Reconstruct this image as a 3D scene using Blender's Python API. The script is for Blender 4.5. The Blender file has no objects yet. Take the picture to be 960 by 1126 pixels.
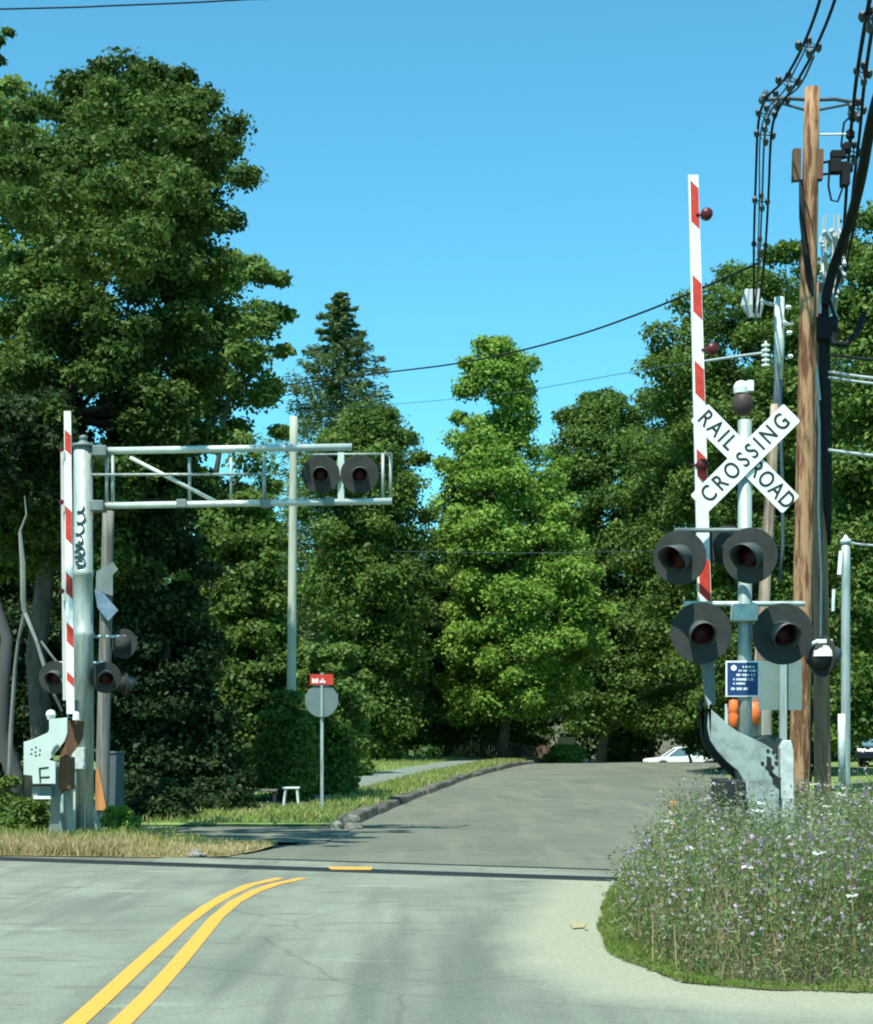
import bpy, bmesh, math, random
import numpy as np
from mathutils import Vector, Matrix

# ------------------------------------------------------------------ camera, sky, sun, exposure
scene = bpy.context.scene
C = scene.collection
F, CX, HY, EYE = 2000.0, 480.0, 823.0, 1.4        # focal length in photo pixels, optical axis column, horizon row, eye height
cam_d = bpy.data.cameras.new('camera'); cam = bpy.data.objects.new('camera', cam_d); C.objects.link(cam)
cam.location = (0, 0, EYE); cam.rotation_euler = (math.radians(90), 0, 0)
cam_d.sensor_fit = 'VERTICAL'; cam_d.sensor_height = 24.0; cam_d.sensor_width = 24.0
cam_d.lens = 24.0 * F / 1126.0
cam_d.shift_y = (HY - 563.0) / 1126.0
cam_d.clip_start = 0.1; cam_d.clip_end = 3000
scene.camera = cam

SUN = Vector((-0.20, -0.47, 0.92)).normalized()   # towards the sun
elev = math.asin(SUN.z); azim = math.atan2(SUN.x, SUN.y)
w = bpy.data.worlds.new('World'); scene.world = w; w.use_nodes = True
wn = w.node_tree.nodes; wl = w.node_tree.links
bg = wn['Background']; bg.inputs['Strength'].default_value = 0.12
sky = wn.new('ShaderNodeTexSky'); sky.sky_type = 'NISHITA'; sky.sun_disc = False
sky.sun_elevation = elev; sky.sun_rotation = azim; sky.altitude = 50; sky.air_density = 1.0; sky.dust_density = 0.4; sky.ozone_density = 1.4
mx = wn.new('ShaderNodeMix'); mx.data_type = 'RGBA'; mx.blend_type = 'MULTIPLY'; mx.inputs[0].default_value = 1.0
mx.inputs[7].default_value = (0.47, 1.17, 1.18, 1)
wl.new(sky.outputs[0], mx.inputs[6]); wl.new(mx.outputs[2], bg.inputs['Color'])
sl = bpy.data.lights.new('sun', 'SUN'); sun = bpy.data.objects.new('sun', sl); C.objects.link(sun)
sl.energy = 5.0; sl.angle = math.radians(0.55); sl.color = (1.0, 0.985, 0.88)
sun.rotation_euler = SUN.to_track_quat('Z', 'Y').to_euler(); sun.location = SUN * 60
vs = scene.view_settings; vs.view_transform = 'Standard'; vs.look = 'None'; vs.gamma = 1; vs.use_curve_mapping = False
vs.exposure = 0.55
scene.cycles.pixel_filter_type = 'BLACKMAN_HARRIS'; scene.cycles.filter_width = 2.0; scene.cycles.max_bounces = 6; scene.cycles.transparent_max_bounces = 6; scene.cycles.caustics_reflective = False; scene.cycles.caustics_refractive = False

random.seed(7); rng = np.random.default_rng(7)

# ------------------------------------------------------------------ helpers
def P(px, py, d):
    return Vector(((px - CX) / F * d, d, EYE + (HY - py) / F * d))
def ss(t): t = min(1, max(0, t)); return t * t * (3 - 2 * t)
def hill(y):
    if y < 90: return 0.72 * ss((y - 27) / 63.0)
    return 0.72 * (1 - ss((y - 90) / 15.0)) + (min((y - 140) * 0.2, 16) if y > 140 else 0)

MATS = {}
def mat(name, col, rough=0.8, metal=0.0, var=0.25, scale=6.0, bump=0.0, col2=None, detail=5, stretch=(1, 1, 1), spec=0.35, amt=(0.35, 0.65)):
    if name in MATS: return MATS[name]
    m = bpy.data.materials.new(name); m.use_nodes = True; MATS[name] = m
    n = m.node_tree.nodes; l = m.node_tree.links; b = n['Principled BSDF']
    b.inputs['Roughness'].default_value = rough; b.inputs['Metallic'].default_value = metal
    b.inputs['Specular IOR Level'].default_value = spec
    tc = n.new('ShaderNodeTexCoord'); mp = n.new('ShaderNodeMapping'); mp.inputs['Scale'].default_value = stretch
    nz = n.new('ShaderNodeTexNoise'); nz.inputs['Scale'].default_value = scale; nz.inputs['Detail'].default_value = detail; nz.inputs['Roughness'].default_value = 0.65
    rp = n.new('ShaderNodeValToRGB'); rp.color_ramp.elements[0].position = amt[0]; rp.color_ramp.elements[1].position = amt[1]
    c2 = col2 if col2 else tuple(c * (1 - var) for c in col)
    rp.color_ramp.elements[0].color = (*c2, 1); rp.color_ramp.elements[1].color = (*col, 1)
    l.new(tc.outputs['Object'], mp.inputs[0]); l.new(mp.outputs[0], nz.inputs['Vector']); l.new(nz.outputs[0], rp.inputs[0]); l.new(rp.outputs[0], b.inputs['Base Color'])
    if bump:
        bp = n.new('ShaderNodeBump'); bp.inputs['Strength'].default_value = bump; bp.inputs['Distance'].default_value = 0.02
        l.new(nz.outputs[0], bp.inputs['Height']); l.new(bp.outputs[0], b.inputs['Normal'])
    return m

def leafmat(name, ca, cb, trans=0.35, nscale=0.5, gloss=0.012, rough=0.5):
    m = bpy.data.materials.new(name); m.use_nodes = True; n = m.node_tree.nodes; l = m.node_tree.links
    n.clear(); out = n.new('ShaderNodeOutputMaterial')
    geo = n.new('ShaderNodeNewGeometry'); tc = n.new('ShaderNodeTexCoord')
    nz = n.new('ShaderNodeTexNoise'); nz.inputs['Scale'].default_value = nscale; nz.inputs['Detail'].default_value = 3
    l.new(tc.outputs['Object'], nz.inputs['Vector'])
    ad = n.new('ShaderNodeMath'); ad.operation = 'MULTIPLY_ADD'; ad.inputs[1].default_value = 0.55
    ms = n.new('ShaderNodeMapRange'); ms.inputs[1].default_value = 0.35; ms.inputs[2].default_value = 0.65; ms.inputs[3].default_value = 0; ms.inputs[4].default_value = 0.5
    l.new(nz.outputs[0], ms.inputs[0]); l.new(geo.outputs['Random Per Island'], ad.inputs[0]); l.new(ms.outputs[0], ad.inputs[2])
    rp = n.new('ShaderNodeValToRGB'); rp.color_ramp.elements[0].color = (*ca, 1); rp.color_ramp.elements[1].color = (*cb, 1)
    l.new(ad.outputs[0], rp.inputs[0])
    df = n.new('ShaderNodeBsdfDiffuse'); tr = n.new('ShaderNodeBsdfTranslucent'); gl = n.new('ShaderNodeBsdfGlossy'); gl.inputs['Roughness'].default_value = rough
    hs = n.new('ShaderNodeHueSaturation'); hs.inputs['Hue'].default_value = 0.485; hs.inputs['Value'].default_value = 1.3
    l.new(rp.outputs[0], hs.inputs['Color'])
    l.new(rp.outputs[0], df.inputs[0]); l.new(hs.outputs[0], tr.inputs[0])
    a = n.new('ShaderNodeMixShader'); a.inputs[0].default_value = trans; l.new(df.outputs[0], a.inputs[1]); l.new(tr.outputs[0], a.inputs[2])
    b = n.new('ShaderNodeMixShader'); b.inputs[0].default_value = gloss; l.new(a.outputs[0], b.inputs[1]); l.new(gl.outputs[0], b.inputs[2])
    l.new(b.outputs[0], out.inputs[0]); MATS[name] = m
    return m

def origin_of(o):
    while o.parent: o = o.parent
    return o.location
def tag(o, label=None, cat=None, group=None, kind=None):
    if label: o['label'] = label
    if cat: o['category'] = cat
    if group: o['group'] = group
    if kind: o['kind'] = kind
    return o
def thing(name, label, cat, loc, group=None):
    o = bpy.data.objects.new(name, None); C.objects.link(o); o.location = loc; o.empty_display_size = 0.3
    return tag(o, label, cat, group)

class MB:
    def __init__(s): s.v = []; s.f = []; s.m = []
    def add(s, vs_, fs, mi=0):
        k = len(s.v); s.v += [Vector(q) for q in vs_]; s.f += [tuple(k + i for i in f) for f in fs]; s.m += [mi] * len(fs); return s
    def box(s, c, size, rot=None, mi=0):
        c = Vector(c); h = Vector(size) / 2; R = rot or Matrix.Identity(3)
        vs_ = [c + R @ Vector((x * h.x, y * h.y, z * h.z)) for x in (-1, 1) for y in (-1, 1) for z in (-1, 1)]
        return s.add(vs_, [(0, 1, 3, 2), (4, 6, 7, 5), (0, 4, 5, 1), (2, 3, 7, 6), (0, 2, 6, 4), (1, 5, 7, 3)], mi)
    def cyl(s, p0, p1, r0, r1=None, n=14, mi=0, cap=True):
        p0 = Vector(p0); p1 = Vector(p1); r1 = r0 if r1 is None else r1
        a = (p1 - p0).normalized(); u = a.orthogonal().normalized(); w_ = a.cross(u)
        vs_ = []
        for p, r in ((p0, r0), (p1, r1)):
            vs_ += [p + (u * math.cos(2 * math.pi * i / n) + w_ * math.sin(2 * math.pi * i / n)) * r for i in range(n)]
        fs = [(i, (i + 1) % n, n + (i + 1) % n, n + i) for i in range(n)]
        if cap: fs += [tuple(reversed(range(n))), tuple(range(n, 2 * n))]
        return s.add(vs_, fs, mi)
    def lathe(s, c, axis, prof, n=20, mi=0):                       # prof: (distance along axis, radius)
        c = Vector(c); a = Vector(axis).normalized(); u = a.orthogonal().normalized(); w_ = a.cross(u); vs_ = []
        for t, r in prof:
            r = max(r, 0.0005)
            vs_ += [c + a * t + (u * math.cos(2 * math.pi * i / n) + w_ * math.sin(2 * math.pi * i / n)) * r for i in range(n)]
        fs = []
        for k in range(len(prof) - 1):
            fs += [(k * n + i, k * n + (i + 1) % n, (k + 1) * n + (i + 1) % n, (k + 1) * n + i) for i in range(n)]
        fs += [tuple(reversed(range(n))), tuple(range((len(prof) - 1) * n, len(prof) * n))]
        return s.add(vs_, fs, mi)
    def tube(s, pts, r, n=6, mi=0):
        pts = [Vector(p) for p in pts]; rs = r if isinstance(r, (list, tuple)) else [r] * len(pts); vs_ = []; u = None
        for i, p in enumerate(pts):
            a = (pts[min(i + 1, len(pts) - 1)] - pts[max(i - 1, 0)]).normalized()
            u = a.orthogonal().normalized() if u is None else (u - a * u.dot(a)).normalized()
            w_ = a.cross(u)
            vs_ += [p + (u * math.cos(2 * math.pi * k / n) + w_ * math.sin(2 * math.pi * k / n)) * rs[i] for k in range(n)]
        fs = []
        for k in range(len(pts) - 1):
            fs += [(k * n + i, k * n + (i + 1) % n, (k + 1) * n + (i + 1) % n, (k + 1) * n + i) for i in range(n)]
        fs += [tuple(reversed(range(n))), tuple(range((len(pts) - 1) * n, len(pts) * n))]
        return s.add(vs_, fs, mi)
    def prism(s, poly, off, mi=0):                                 # poly: 3-D points in a plane, off: extrusion vector
        poly = [Vector(p) for p in poly]; off = Vector(off); n = len(poly)
        vs_ = poly + [p + off for p in poly]
        return s.add(vs_, [tuple(range(n)), tuple(reversed(range(n, 2 * n)))] + [(i, n + i, n + (i + 1) % n, (i + 1) % n) for i in range(n)], mi)
    def pxprism(s, pts, d, t, mi=0):
        return s.prism([P(x, y, d) for x, y in pts], (0, t, 0), mi)
    def text(s, string, size, pos, u, v, bold=0.0, space=1.0, mi=0, depth=0.0015, font_scale=(1, 1)):
        cu = bpy.data.curves.new('t', 'FONT'); cu.body = string; cu.size = size; cu.align_x = 'CENTER'; cu.align_y = 'CENTER'
        cu.offset = bold; cu.space_character = space; cu.extrude = depth
        ob = bpy.data.objects.new('t', cu); C.objects.link(ob); bpy.context.view_layer.update()
        me = ob.evaluated_get(bpy.context.evaluated_depsgraph_get()).to_mesh()
        u = Vector(u).normalized(); v = Vector(v).normalized(); w_ = u.cross(v)
        vs_ = [Vector(pos) + u * q.co.x * font_scale[0] + v * q.co.y * font_scale[1] + w_ * q.co.z for q in me.vertices]
        s.add(vs_, [tuple(p.vertices) for p in me.polygons], mi)
        bpy.data.objects.remove(ob); bpy.data.curves.remove(cu)
        return s
    def build(s, name, mats, parent=None, smooth=False, bevel=0.0, loc=None):
        if not isinstance(mats, (list, tuple)): mats = [mats]
        o0 = Vector(origin_of(parent)) if parent else Vector(loc if loc is not None else (0, 0, 0))
        me = bpy.data.meshes.new(name); me.from_pydata([tuple(q - o0) for q in s.v], [], s.f)
        for m_ in mats: me.materials.append(m_)
        me.polygons.foreach_set('material_index', s.m)
        bm = bmesh.new(); bm.from_mesh(me); bmesh.ops.recalc_face_normals(bm, faces=bm.faces); bm.to_mesh(me); bm.free()
        if smooth:
            me.polygons.foreach_set('use_smooth', [len(p.vertices) == 4 for p in me.polygons])
        o = bpy.data.objects.new(name, me); C.objects.link(o)
        if parent: o.parent = parent
        else: o.location = o0
        if bevel:
            b = o.modifiers.new('bevel', 'BEVEL'); b.width = bevel; b.segments = 2; b.limit_method = 'ANGLE'
        return o

def np_mesh(name, verts, quads, mats, parent=None, loc=(0, 0, 0), midx=None):
    o0 = Vector(origin_of(parent)) if parent else Vector(loc)
    verts = np.asarray(verts, dtype=np.float32).reshape(-1, 3) - np.array(o0, dtype=np.float32)
    me = bpy.data.meshes.new(name); nq = len(quads)
    me.vertices.add(len(verts)); me.vertices.foreach_set('co', verts.ravel())
    me.loops.add(nq * 4); me.loops.foreach_set('vertex_index', np.asarray(quads, dtype=np.int32).ravel())
    me.polygons.add(nq); me.polygons.foreach_set('loop_start', np.arange(0, nq * 4, 4, dtype=np.int32)); me.polygons.foreach_set('loop_total', np.full(nq, 4, dtype=np.int32))
    for m_ in (mats if isinstance(mats, (list, tuple)) else [mats]): me.materials.append(m_)
    if midx is not None: me.polygons.foreach_set('material_index', np.asarray(midx, dtype=np.int32))
    me.update(calc_edges=True)
    o = bpy.data.objects.new(name, me); C.objects.link(o)
    if parent: o.parent = parent
    else: o.location = o0
    return o

def unit(a): return a / (np.linalg.norm(a, axis=1, keepdims=True) + 1e-9)
def leaf_quads(c, nrm, size, aspect=0.62, along=None):
    n = len(c)
    r = rng.normal(size=(n, 3)) if along is None else along + rng.normal(size=(n, 3)) * 0.25
    a = unit(r - nrm * np.sum(r * nrm, axis=1, keepdims=True)); b = np.cross(nrm, a)
    s = (size * rng.uniform(0.45, 1.4, n))[:, None]
    fold = nrm * s * 0.22
    v = np.stack([c - a * s, c + b * s * aspect + fold - a * s * 0.1, c + a * s, c - b * s * aspect + fold - a * s * 0.1], axis=1)
    return v.reshape(-1, 3)
def quads_of(v): return np.arange(len(v), dtype=np.int32).reshape(-1, 4)

def blob_leaves(centers, radii, per, size, flat=0.6, up=0.5, shell=0.55):
    """leaves on the shell of many flattened clumps"""
    cs = np.repeat(np.array(centers), per, axis=0); rs = np.repeat(np.array(radii), per)
    n = len(cs); dirs = unit(rng.normal(size=(n, 3)) + np.array([0, 0, 0.25]))
    rad = rs * (shell + (1 - shell) * rng.random(n)) * (1 + 0.25 * rng.normal(size=n).clip(-1, 1.6))
    pos = cs + dirs * rad[:, None] * np.array([1, 1, flat])
    nrm = unit(dirs * 0.5 + np.array([0, 0, up]) + rng.normal(size=(n, 3)) * 0.65)
    return leaf_quads(pos, nrm, size)

def tree(name, label, cat, d, base, outline, ncl, per, leaf, cr, m, bark, flat=0.6, up=0.5, group=None, limbs=14, tr=0.16, core=0.35, depth=1.0, extra=None):
    """outline: (row, left column, right column) of the crown; turned into a round crown of real depth"""
    s = d / F
    bx = (base - CX) * s; gz = ground(bx, d)
    t = thing(name, label, cat, (bx, d, gz), group)
    ys = np.array([o[0] for o in outline], float); xl = np.array([o[1] for o in outline], float); xr = np.array([o[2] for o in outline], float)
    wts = (xr - xl) ** 1.6
    cen = []; rad = []
    cum = np.concatenate([[0], np.cumsum((wts[1:] + wts[:-1]) / 2 * np.diff(ys))]); 
    for i in range(ncl):
        q = rng.random() * cum[-1]; y = np.interp(q, cum, ys)
        L = np.interp(y, ys, xl); R = np.interp(y, ys, xr); mid = (L + R) / 2; hw = (R - L) / 2 * s; hw *= 1 - 0.75 * hw / d
        r_ = cr * rng.uniform(0.6, 1.25); r_ = min(r_, hw * 0.75)
        rr = max(0.0, hw - r_ * 0.8) * (core + (1 - core) * math.sqrt(rng.random())); a = rng.uniform(0, 2 * math.pi)
        z = EYE + (HY - y) * s - r_ * flat * 0.5
        cen.append(((mid - CX) * s + rr * math.cos(a), d + rr * depth * math.sin(a), z)); rad.append(r_)
    cen = np.array(cen); rad = np.array(rad)
    # keep edge clumps honest: the outline rows get one clump each on both sides
    for y, L, R in outline:
        for X, sg in ((L, 1), (R, -1)):
            r_ = cr * rng.uniform(0.5, 0.8); r_ = min(r_, (R - L) / 2 * s * 0.8)
            cen = np.vstack([cen, ((X - CX) * s + sg * r_ * 0.8, d + rng.uniform(-1, 1) * r_, EYE + (HY - y) * s - r_ * flat * 0.7)]); rad = np.append(rad, r_)
    nbase = len(cen)
    if extra:
        ex = np.repeat(np.array(extra), 3, axis=0); ex = ex + rng.normal(size=ex.shape) * np.array([0.34, 0.34, 0.26]); ve = blob_leaves(ex, rng.uniform(0.18, 0.40, len(ex)), 420, leaf * 0.45, 0.6, 0.5, 0.4); np_mesh('overhanging_bough', ve, quads_of(ve), m, t)
    v = blob_leaves(cen, rad, int(per * 2.1), leaf * 0.67, flat, up)
    np_mesh('crown', v, quads_of(v), m, t)
    tb = MB(); topz = EYE + (HY - ys[0]) * s; xm = ((xl + xr) / 2 - CX) * s
    pts = []; rs = []
    zs = np.linspace(gz - 0.1, gz + (topz - gz) * 0.85, 9)
    for k, z in enumerate(zs):
        yy = HY - (z - EYE) / s; f = k / 8.0
        mxx = np.interp(yy, ys, xm); x = bx * (1 - f) + mxx * f + (0.12 * math.sin(k * 2.1) if k else 0)
        pts.append(Vector((x, d + 0.1 * math.sin(k * 1.7), z))); rs.append(tr * (1.25 if k == 0 else 1) * (1 - 0.85 * f))
    tb.tube(pts, rs, 9)
    for j in rng.choice(nbase, min(limbs, nbase), replace=False):
        e = Vector(cen[j]); hi = [p for p in pts[1:] if p.z < e.z + 0.3] or [pts[2]]
        st = hi[-1]; m1 = st.lerp(e, 0.5) + Vector((0, 0, -0.15 * (e - st).length * 0.5))
        tb.tube([st, m1, e], [tr * 0.35, tr * 0.22, tr * 0.08], 6)
    tb.build('trunk', bark, t, smooth=True)
    return t

def conifer(name, label, d, px, top, bottom, rpx, m, bark, nb=260, per=90, leaf=0.14, droop=0.25, group=None):
    s = d / F; x0 = (px - CX) * s; gz = ground(x0, d); zt = EYE + (HY - top) * s; zb = EYE + (HY - bottom) * s
    t = thing(name, label, 'tree', (x0, d, gz), group)
    V = []
    for i in range(nb):
        f = (i + 0.5) / nb; z = zt - (zt - zb) * f ** 0.95
        L = rpx * s * min(1.0, 0.08 + 1.75 * f ** 0.78) * rng.uniform(0.45, 1.12); a = i * 2.399 + rng.uniform(-.3, .3)
        u = np.array([math.cos(a), math.sin(a), 0.0]); side = np.array([-u[1], u[0], 0])
        q = rng.random(per) ** 0.7; wv = (1 - q) * 0.26 * L + 0.08
        pos = np.array([x0, d, z]) + u * (q * L)[:, None] + side * (rng.uniform(-1, 1, per) * wv)[:, None]
        pos[:, 2] += -droop * L * q + 0.18 * L * q ** 2 + rng.normal(size=per) * 0.05 * L
        nr = unit(np.array([0, 0, 1.0]) + rng.normal(size=(per, 3)) * 0.55)
        al = np.tile(u, (per, 1)) + side * rng.uniform(-1, 1, per)[:, None]
        V.append(leaf_quads(pos, nr, leaf, 0.3, al))
    v = np.concatenate(V); np_mesh('crown', v, quads_of(v), m, t)
    MB().tube([(x0, d, gz - 0.1), (x0, d, (gz + zt) / 2), (x0, d, zt)], [0.28, 0.16, 0.02], 9).build('trunk', bark, t, smooth=True)
    return t

def left_edge(y):                                                 # left edge of the far carriageway
    pts = [(22, -3.0), (24, -2.5), (27, -1.95), (30, -1.6), (35, -1.35), (45, -0.55), (60, 1.0), (75, 3.1), (90, 5.4), (100, 7.5), (120, 13)]
    return float(np.interp(y, [p[0] for p in pts], [p[1] for p in pts]))
def right_edge(y):
    pts = [(20, 2.2), (24, 4.6), (30, 6.4), (45, 8.0), (60, 9.6), (75, 11.8), (90, 14.5), (100, 17.5), (120, 24)]
    return float(np.interp(y, [p[0] for p in pts], [p[1] for p in pts]))
def verge_rise(x, y):
    e = left_edge(y) - x
    if e < 0: return 0.0
    return 0.10 * ss((y - 31.5) / 1.5) + 0.018 * min(e, 12) * ss((y - 33) / 15)
def ground(x, y):
    return hill(y) + (verge_rise(x, y) if (x < left_edge(y) and y > 24) else 0)

# ------------------------------------------------------------------ materials
def asphalt(name, c1, c2, c3, seed, sand=False):
    m = bpy.data.materials.new(name); m.use_nodes = True; n = m.node_tree.nodes; l = m.node_tree.links; b = n['Principled BSDF']
    b.inputs['Roughness'].default_value = 0.85; b.inputs['Specular IOR Level'].default_value = 0.25
    tc = n.new('ShaderNodeTexCoord')
    def noise(sc, det, st, off=0):
        mp = n.new('ShaderNodeMapping'); mp.inputs['Scale'].default_value = st; mp.inputs['Location'].default_value = (seed + off, off * 1.7, 0)
        z = n.new('ShaderNodeTexNoise'); z.inputs['Scale'].default_value = sc; z.inputs['Detail'].default_value = det; z.inputs['Roughness'].default_value = 0.6
        l.new(tc.outputs['Object'], mp.inputs[0]); l.new(mp.outputs[0], z.inputs['Vector']); return z
    def mixc(fac, a, bcol, rng_=(0.4, 0.6), typ='MIX'):
        r = n.new('ShaderNodeMapRange'); r.inputs[1].default_value = rng_[0]; r.inputs[2].default_value = rng_[1]; l.new(fac.outputs[0], r.inputs[0])
        k = n.new('ShaderNodeMix'); k.data_type = 'RGBA'; k.blend_type = typ; l.new(r.outputs[0], k.inputs[0])
        for sock, c in ((6, a), (7, bcol)):
            if isinstance(c, tuple): k.inputs[sock].default_value = (*c, 1)
            else: l.new(c, k.inputs[sock])
        return k.outputs[2]
    big = noise(0.55, 4, (1.0, 0.45, 1)); col = mixc(big, c1, c2, (0.38, 0.62))
    tyre = noise(1.0, 3, (1.5, 0.10, 1), 5); col = mixc(tyre, col, c3, (0.50, 0.68))
    st = noise(1.6, 6, (0.5, 1.6, 1), 9); col = mixc(st, col, tuple(x * 0.62 for x in c1), (0.57, 0.66))
    lt = noise(1.1, 6, (0.4, 1.3, 1), 14); col = mixc(lt, col, tuple(min(1, x * 1.22) for x in c1), (0.61, 0.70))
    fine = noise(70, 6, (1, 1, 1), 3)
    r = n.new('ShaderNodeMapRange'); r.inputs[1].default_value = 0.25; r.inputs[2].default_value = 0.75; r.inputs[3].default_value = 0.62; r.inputs[4].default_value = 1.36; l.new(fine.outputs[0], r.inputs[0])
    k = n.new('ShaderNodeVectorMath'); k.operation = 'SCALE'; l.new(col, k.inputs[0]); l.new(r.outputs[0], k.inputs['Scale'])
    # thin dark cracks
    vr = n.new('ShaderNodeTexVoronoi'); vr.feature = 'DISTANCE_TO_EDGE'; vr.inputs['Scale'].default_value = 0.33
    dm = n.new('ShaderNodeMix'); dm.data_type = 'RGBA'; dm.inputs[0].default_value = 0.12; wz = noise(1.3, 5, (1, 1, 1), 21)
    l.new(tc.outputs['Object'], dm.inputs[6]); l.new(wz.outputs['Color'], dm.inputs[7]); l.new(dm.outputs[2], vr.inputs['Vector'])
    cr_ = n.new('ShaderNodeMapRange'); cr_.inputs[1].default_value = 0.0; cr_.inputs[2].default_value = 0.006; cr_.inputs[3].default_value = 0.78; cr_.inputs[4].default_value = 1.0; l.new(vr.outputs['Distance'], cr_.inputs[0])
    k2 = n.new('ShaderNodeVectorMath'); k2.operation = 'SCALE'; l.new(k.outputs[0], k2.inputs[0]); l.new(cr_.outputs[0], k2.inputs['Scale'])
    fin = k2.outputs[0]
    if sand:                                                        # pale gravel spread near the weed bed
        at = n.new('ShaderNodeAttribute'); at.attribute_name = 'gravel'
        gn = noise(2.2, 6, (1, 0.6, 1), 40); g2 = n.new('ShaderNodeMath'); g2.operation = 'MULTIPLY_ADD'; g2.inputs[1].default_value = 0.55; l.new(gn.outputs[0], g2.inputs[0]); l.new(at.outputs['Fac'], g2.inputs[2])
        g3_ = n.new('ShaderNodeMapRange'); g3_.inputs[1].default_value = 0.52; g3_.inputs[2].default_value = 1.05; l.new(g2.outputs[0], g3_.inputs[0])
        sc_ = n.new('ShaderNodeVectorMath'); sc_.operation = 'SCALE'; sc_.inputs[0].default_value = (0.285, 0.30, 0.215); l.new(r.outputs[0], sc_.inputs['Scale'])
        mm = n.new('ShaderNodeMix'); mm.data_type = 'RGBA'; l.new(g3_.outputs[0], mm.inputs[0]); l.new(fin, mm.inputs[6]); l.new(sc_.outputs[0], mm.inputs[7]); fin = mm.outputs[2]
    l.new(fin, b.inputs['Base Color'])
    bp = n.new('ShaderNodeBump'); bp.inputs['Strength'].default_value = 0.25; bp.inputs['Distance'].default_value = 0.01; l.new(fine.outputs[0], bp.inputs['Height']); l.new(bp.outputs[0], b.inputs['Normal'])
    MATS[name] = m; return m
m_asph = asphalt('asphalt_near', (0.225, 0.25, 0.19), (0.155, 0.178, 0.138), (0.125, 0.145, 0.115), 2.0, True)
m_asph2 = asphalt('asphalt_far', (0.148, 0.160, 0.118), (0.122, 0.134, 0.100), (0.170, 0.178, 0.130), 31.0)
m_sand = mat('sandy_shoulder', (0.42, 0.46, 0.36), 0.95, var=0.2, scale=3.5, bump=0.4)
m_yellow = mat('yellow_road_paint', (0.74, 0.34, 0.05), 0.7, col2=(0.42, 0.27, 0.08), scale=14, amt=(0.30, 0.42), detail=8)
m_soil = mat('soil', (0.13, 0.115, 0.075), 0.95, col2=(0.05, 0.065, 0.03), scale=1.2, bump=0.5)
m_lawn = mat('lawn', (0.20, 0.29, 0.075), 0.95, col2=(0.10, 0.15, 0.045), scale=0.9, bump=0.4, detail=8)
m_dry = mat('dry_grass_ground', (0.50, 0.43, 0.20), 0.95, col2=(0.18, 0.19, 0.09), scale=1.5, bump=0.5, detail=8)
m_side = mat('sidewalk_concrete', (0.19, 0.225, 0.185), 0.9, var=0.25, scale=2.0, bump=0.2)
m_kerb = mat('kerb_stone', (0.16, 0.15, 0.11), 0.9, col2=(0.04, 0.042, 0.035), scale=2.2, bump=0.6)  # stone darkened all over to stand for its unlit road-side face
m_rubber = mat('black_rubber_seal', (0.022, 0.030, 0.030), 0.7, var=0.4, scale=5)
m_galv = mat('galvanised_steel', (0.36, 0.43, 0.41), 0.55, 0.3, col2=(0.20, 0.23, 0.21), scale=7, stretch=(1.6, 1.6, 0.22), detail=8, amt=(0.33, 0.56))
m_galv_d = mat('dull_steel', (0.20, 0.25, 0.245), 0.6, 0.3, var=0.3, scale=5, stretch=(1, 1, 0.3))
m_alu = mat('pale_aluminium', (0.60, 0.68, 0.64), 0.6, 0.1, var=0.35, scale=9, detail=8)
m_white = mat('white_sheeting', (0.80, 0.85, 0.82), 0.6, var=0.16, scale=9, detail=8)
m_red = mat('red_sheeting', (0.62, 0.05, 0.032), 0.6, var=0.35, scale=14, detail=8)
m_black = mat('black_paint_and_shade', (0.022, 0.027, 0.03), 0.55, var=0.4, scale=8)
m_disc = mat('weathered_black_disc', (0.050, 0.056, 0.053), 0.85, var=0.3, scale=5, spec=0.08)
m_hood = mat('weathered_hood_top', (0.075, 0.09, 0.09), 0.45, var=0.3, scale=8, spec=0.5)
m_lens = mat('dark_red_lens', (0.04, 0.003, 0.005), 0.4, var=0.3, scale=20, spec=0.2)
m_ink = mat('black_lettering', (0.02, 0.022, 0.02), 0.7, var=0.2)
m_blue = mat('blue_sign_face', (0.012, 0.05, 0.17), 0.5, var=0.2, scale=10)
m_paleblue = mat('pale_blue_sign_back', (0.16, 0.25, 0.34), 0.6, var=0.4, scale=9)
m_orange = mat('orange_reflector', (0.85, 0.17, 0.035), 0.5, var=0.25, scale=12)
m_signback = mat('grey_green_sign_back', (0.19, 0.27, 0.25), 0.6, 0.2, var=0.15, scale=5)
def woodmat(name, a, b, sc=5.0):
    return mat(name, a, 0.85, col2=b, scale=sc, stretch=(2.5, 2.5, 0.16), bump=0.6, detail=8, amt=(0.40, 0.58))
m_tanpole = mat('tan_cedar_pole', (0.36, 0.215, 0.115), 0.9, col2=(0.12, 0.05, 0.022), scale=4.5, stretch=(2.6, 2.6, 0.33), bump=0.8, detail=9, amt=(0.44, 0.55))
m_darkpole = woodmat('dark_creosote_pole', (0.27, 0.165, 0.105), (0.13, 0.075, 0.048))
m_greypole = woodmat('grey_weathered_pole', (0.36, 0.36, 0.29), (0.20, 0.20, 0.165))
m_brownboard = woodmat('brown_board', (0.16, 0.085, 0.045), (0.08, 0.045, 0.03))
m_oldpole = woodmat('old_shaded_pole', (0.20, 0.20, 0.17), (0.10, 0.10, 0.09))
m_rawwood = woodmat('raw_orange_wood', (0.60, 0.26, 0.09), (0.40, 0.17, 0.06))
m_wire = mat('black_cable', (0.02, 0.022, 0.024), 0.8, var=0.2, spec=0.1)
m_wireg = mat('grey_cable', (0.055, 0.075, 0.09), 0.5, var=0.2)
m_wirew = mat('pale_cable', (0.42, 0.47, 0.46), 0.5, var=0.2)
m_porc = mat('white_porcelain', (0.75, 0.8, 0.78), 0.3, var=0.1)
m_bark = mat('bark', (0.11, 0.10, 0.085), 0.95, col2=(0.05, 0.045, 0.04), scale=7, stretch=(1, 1, 0.25), bump=0.7)
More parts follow.
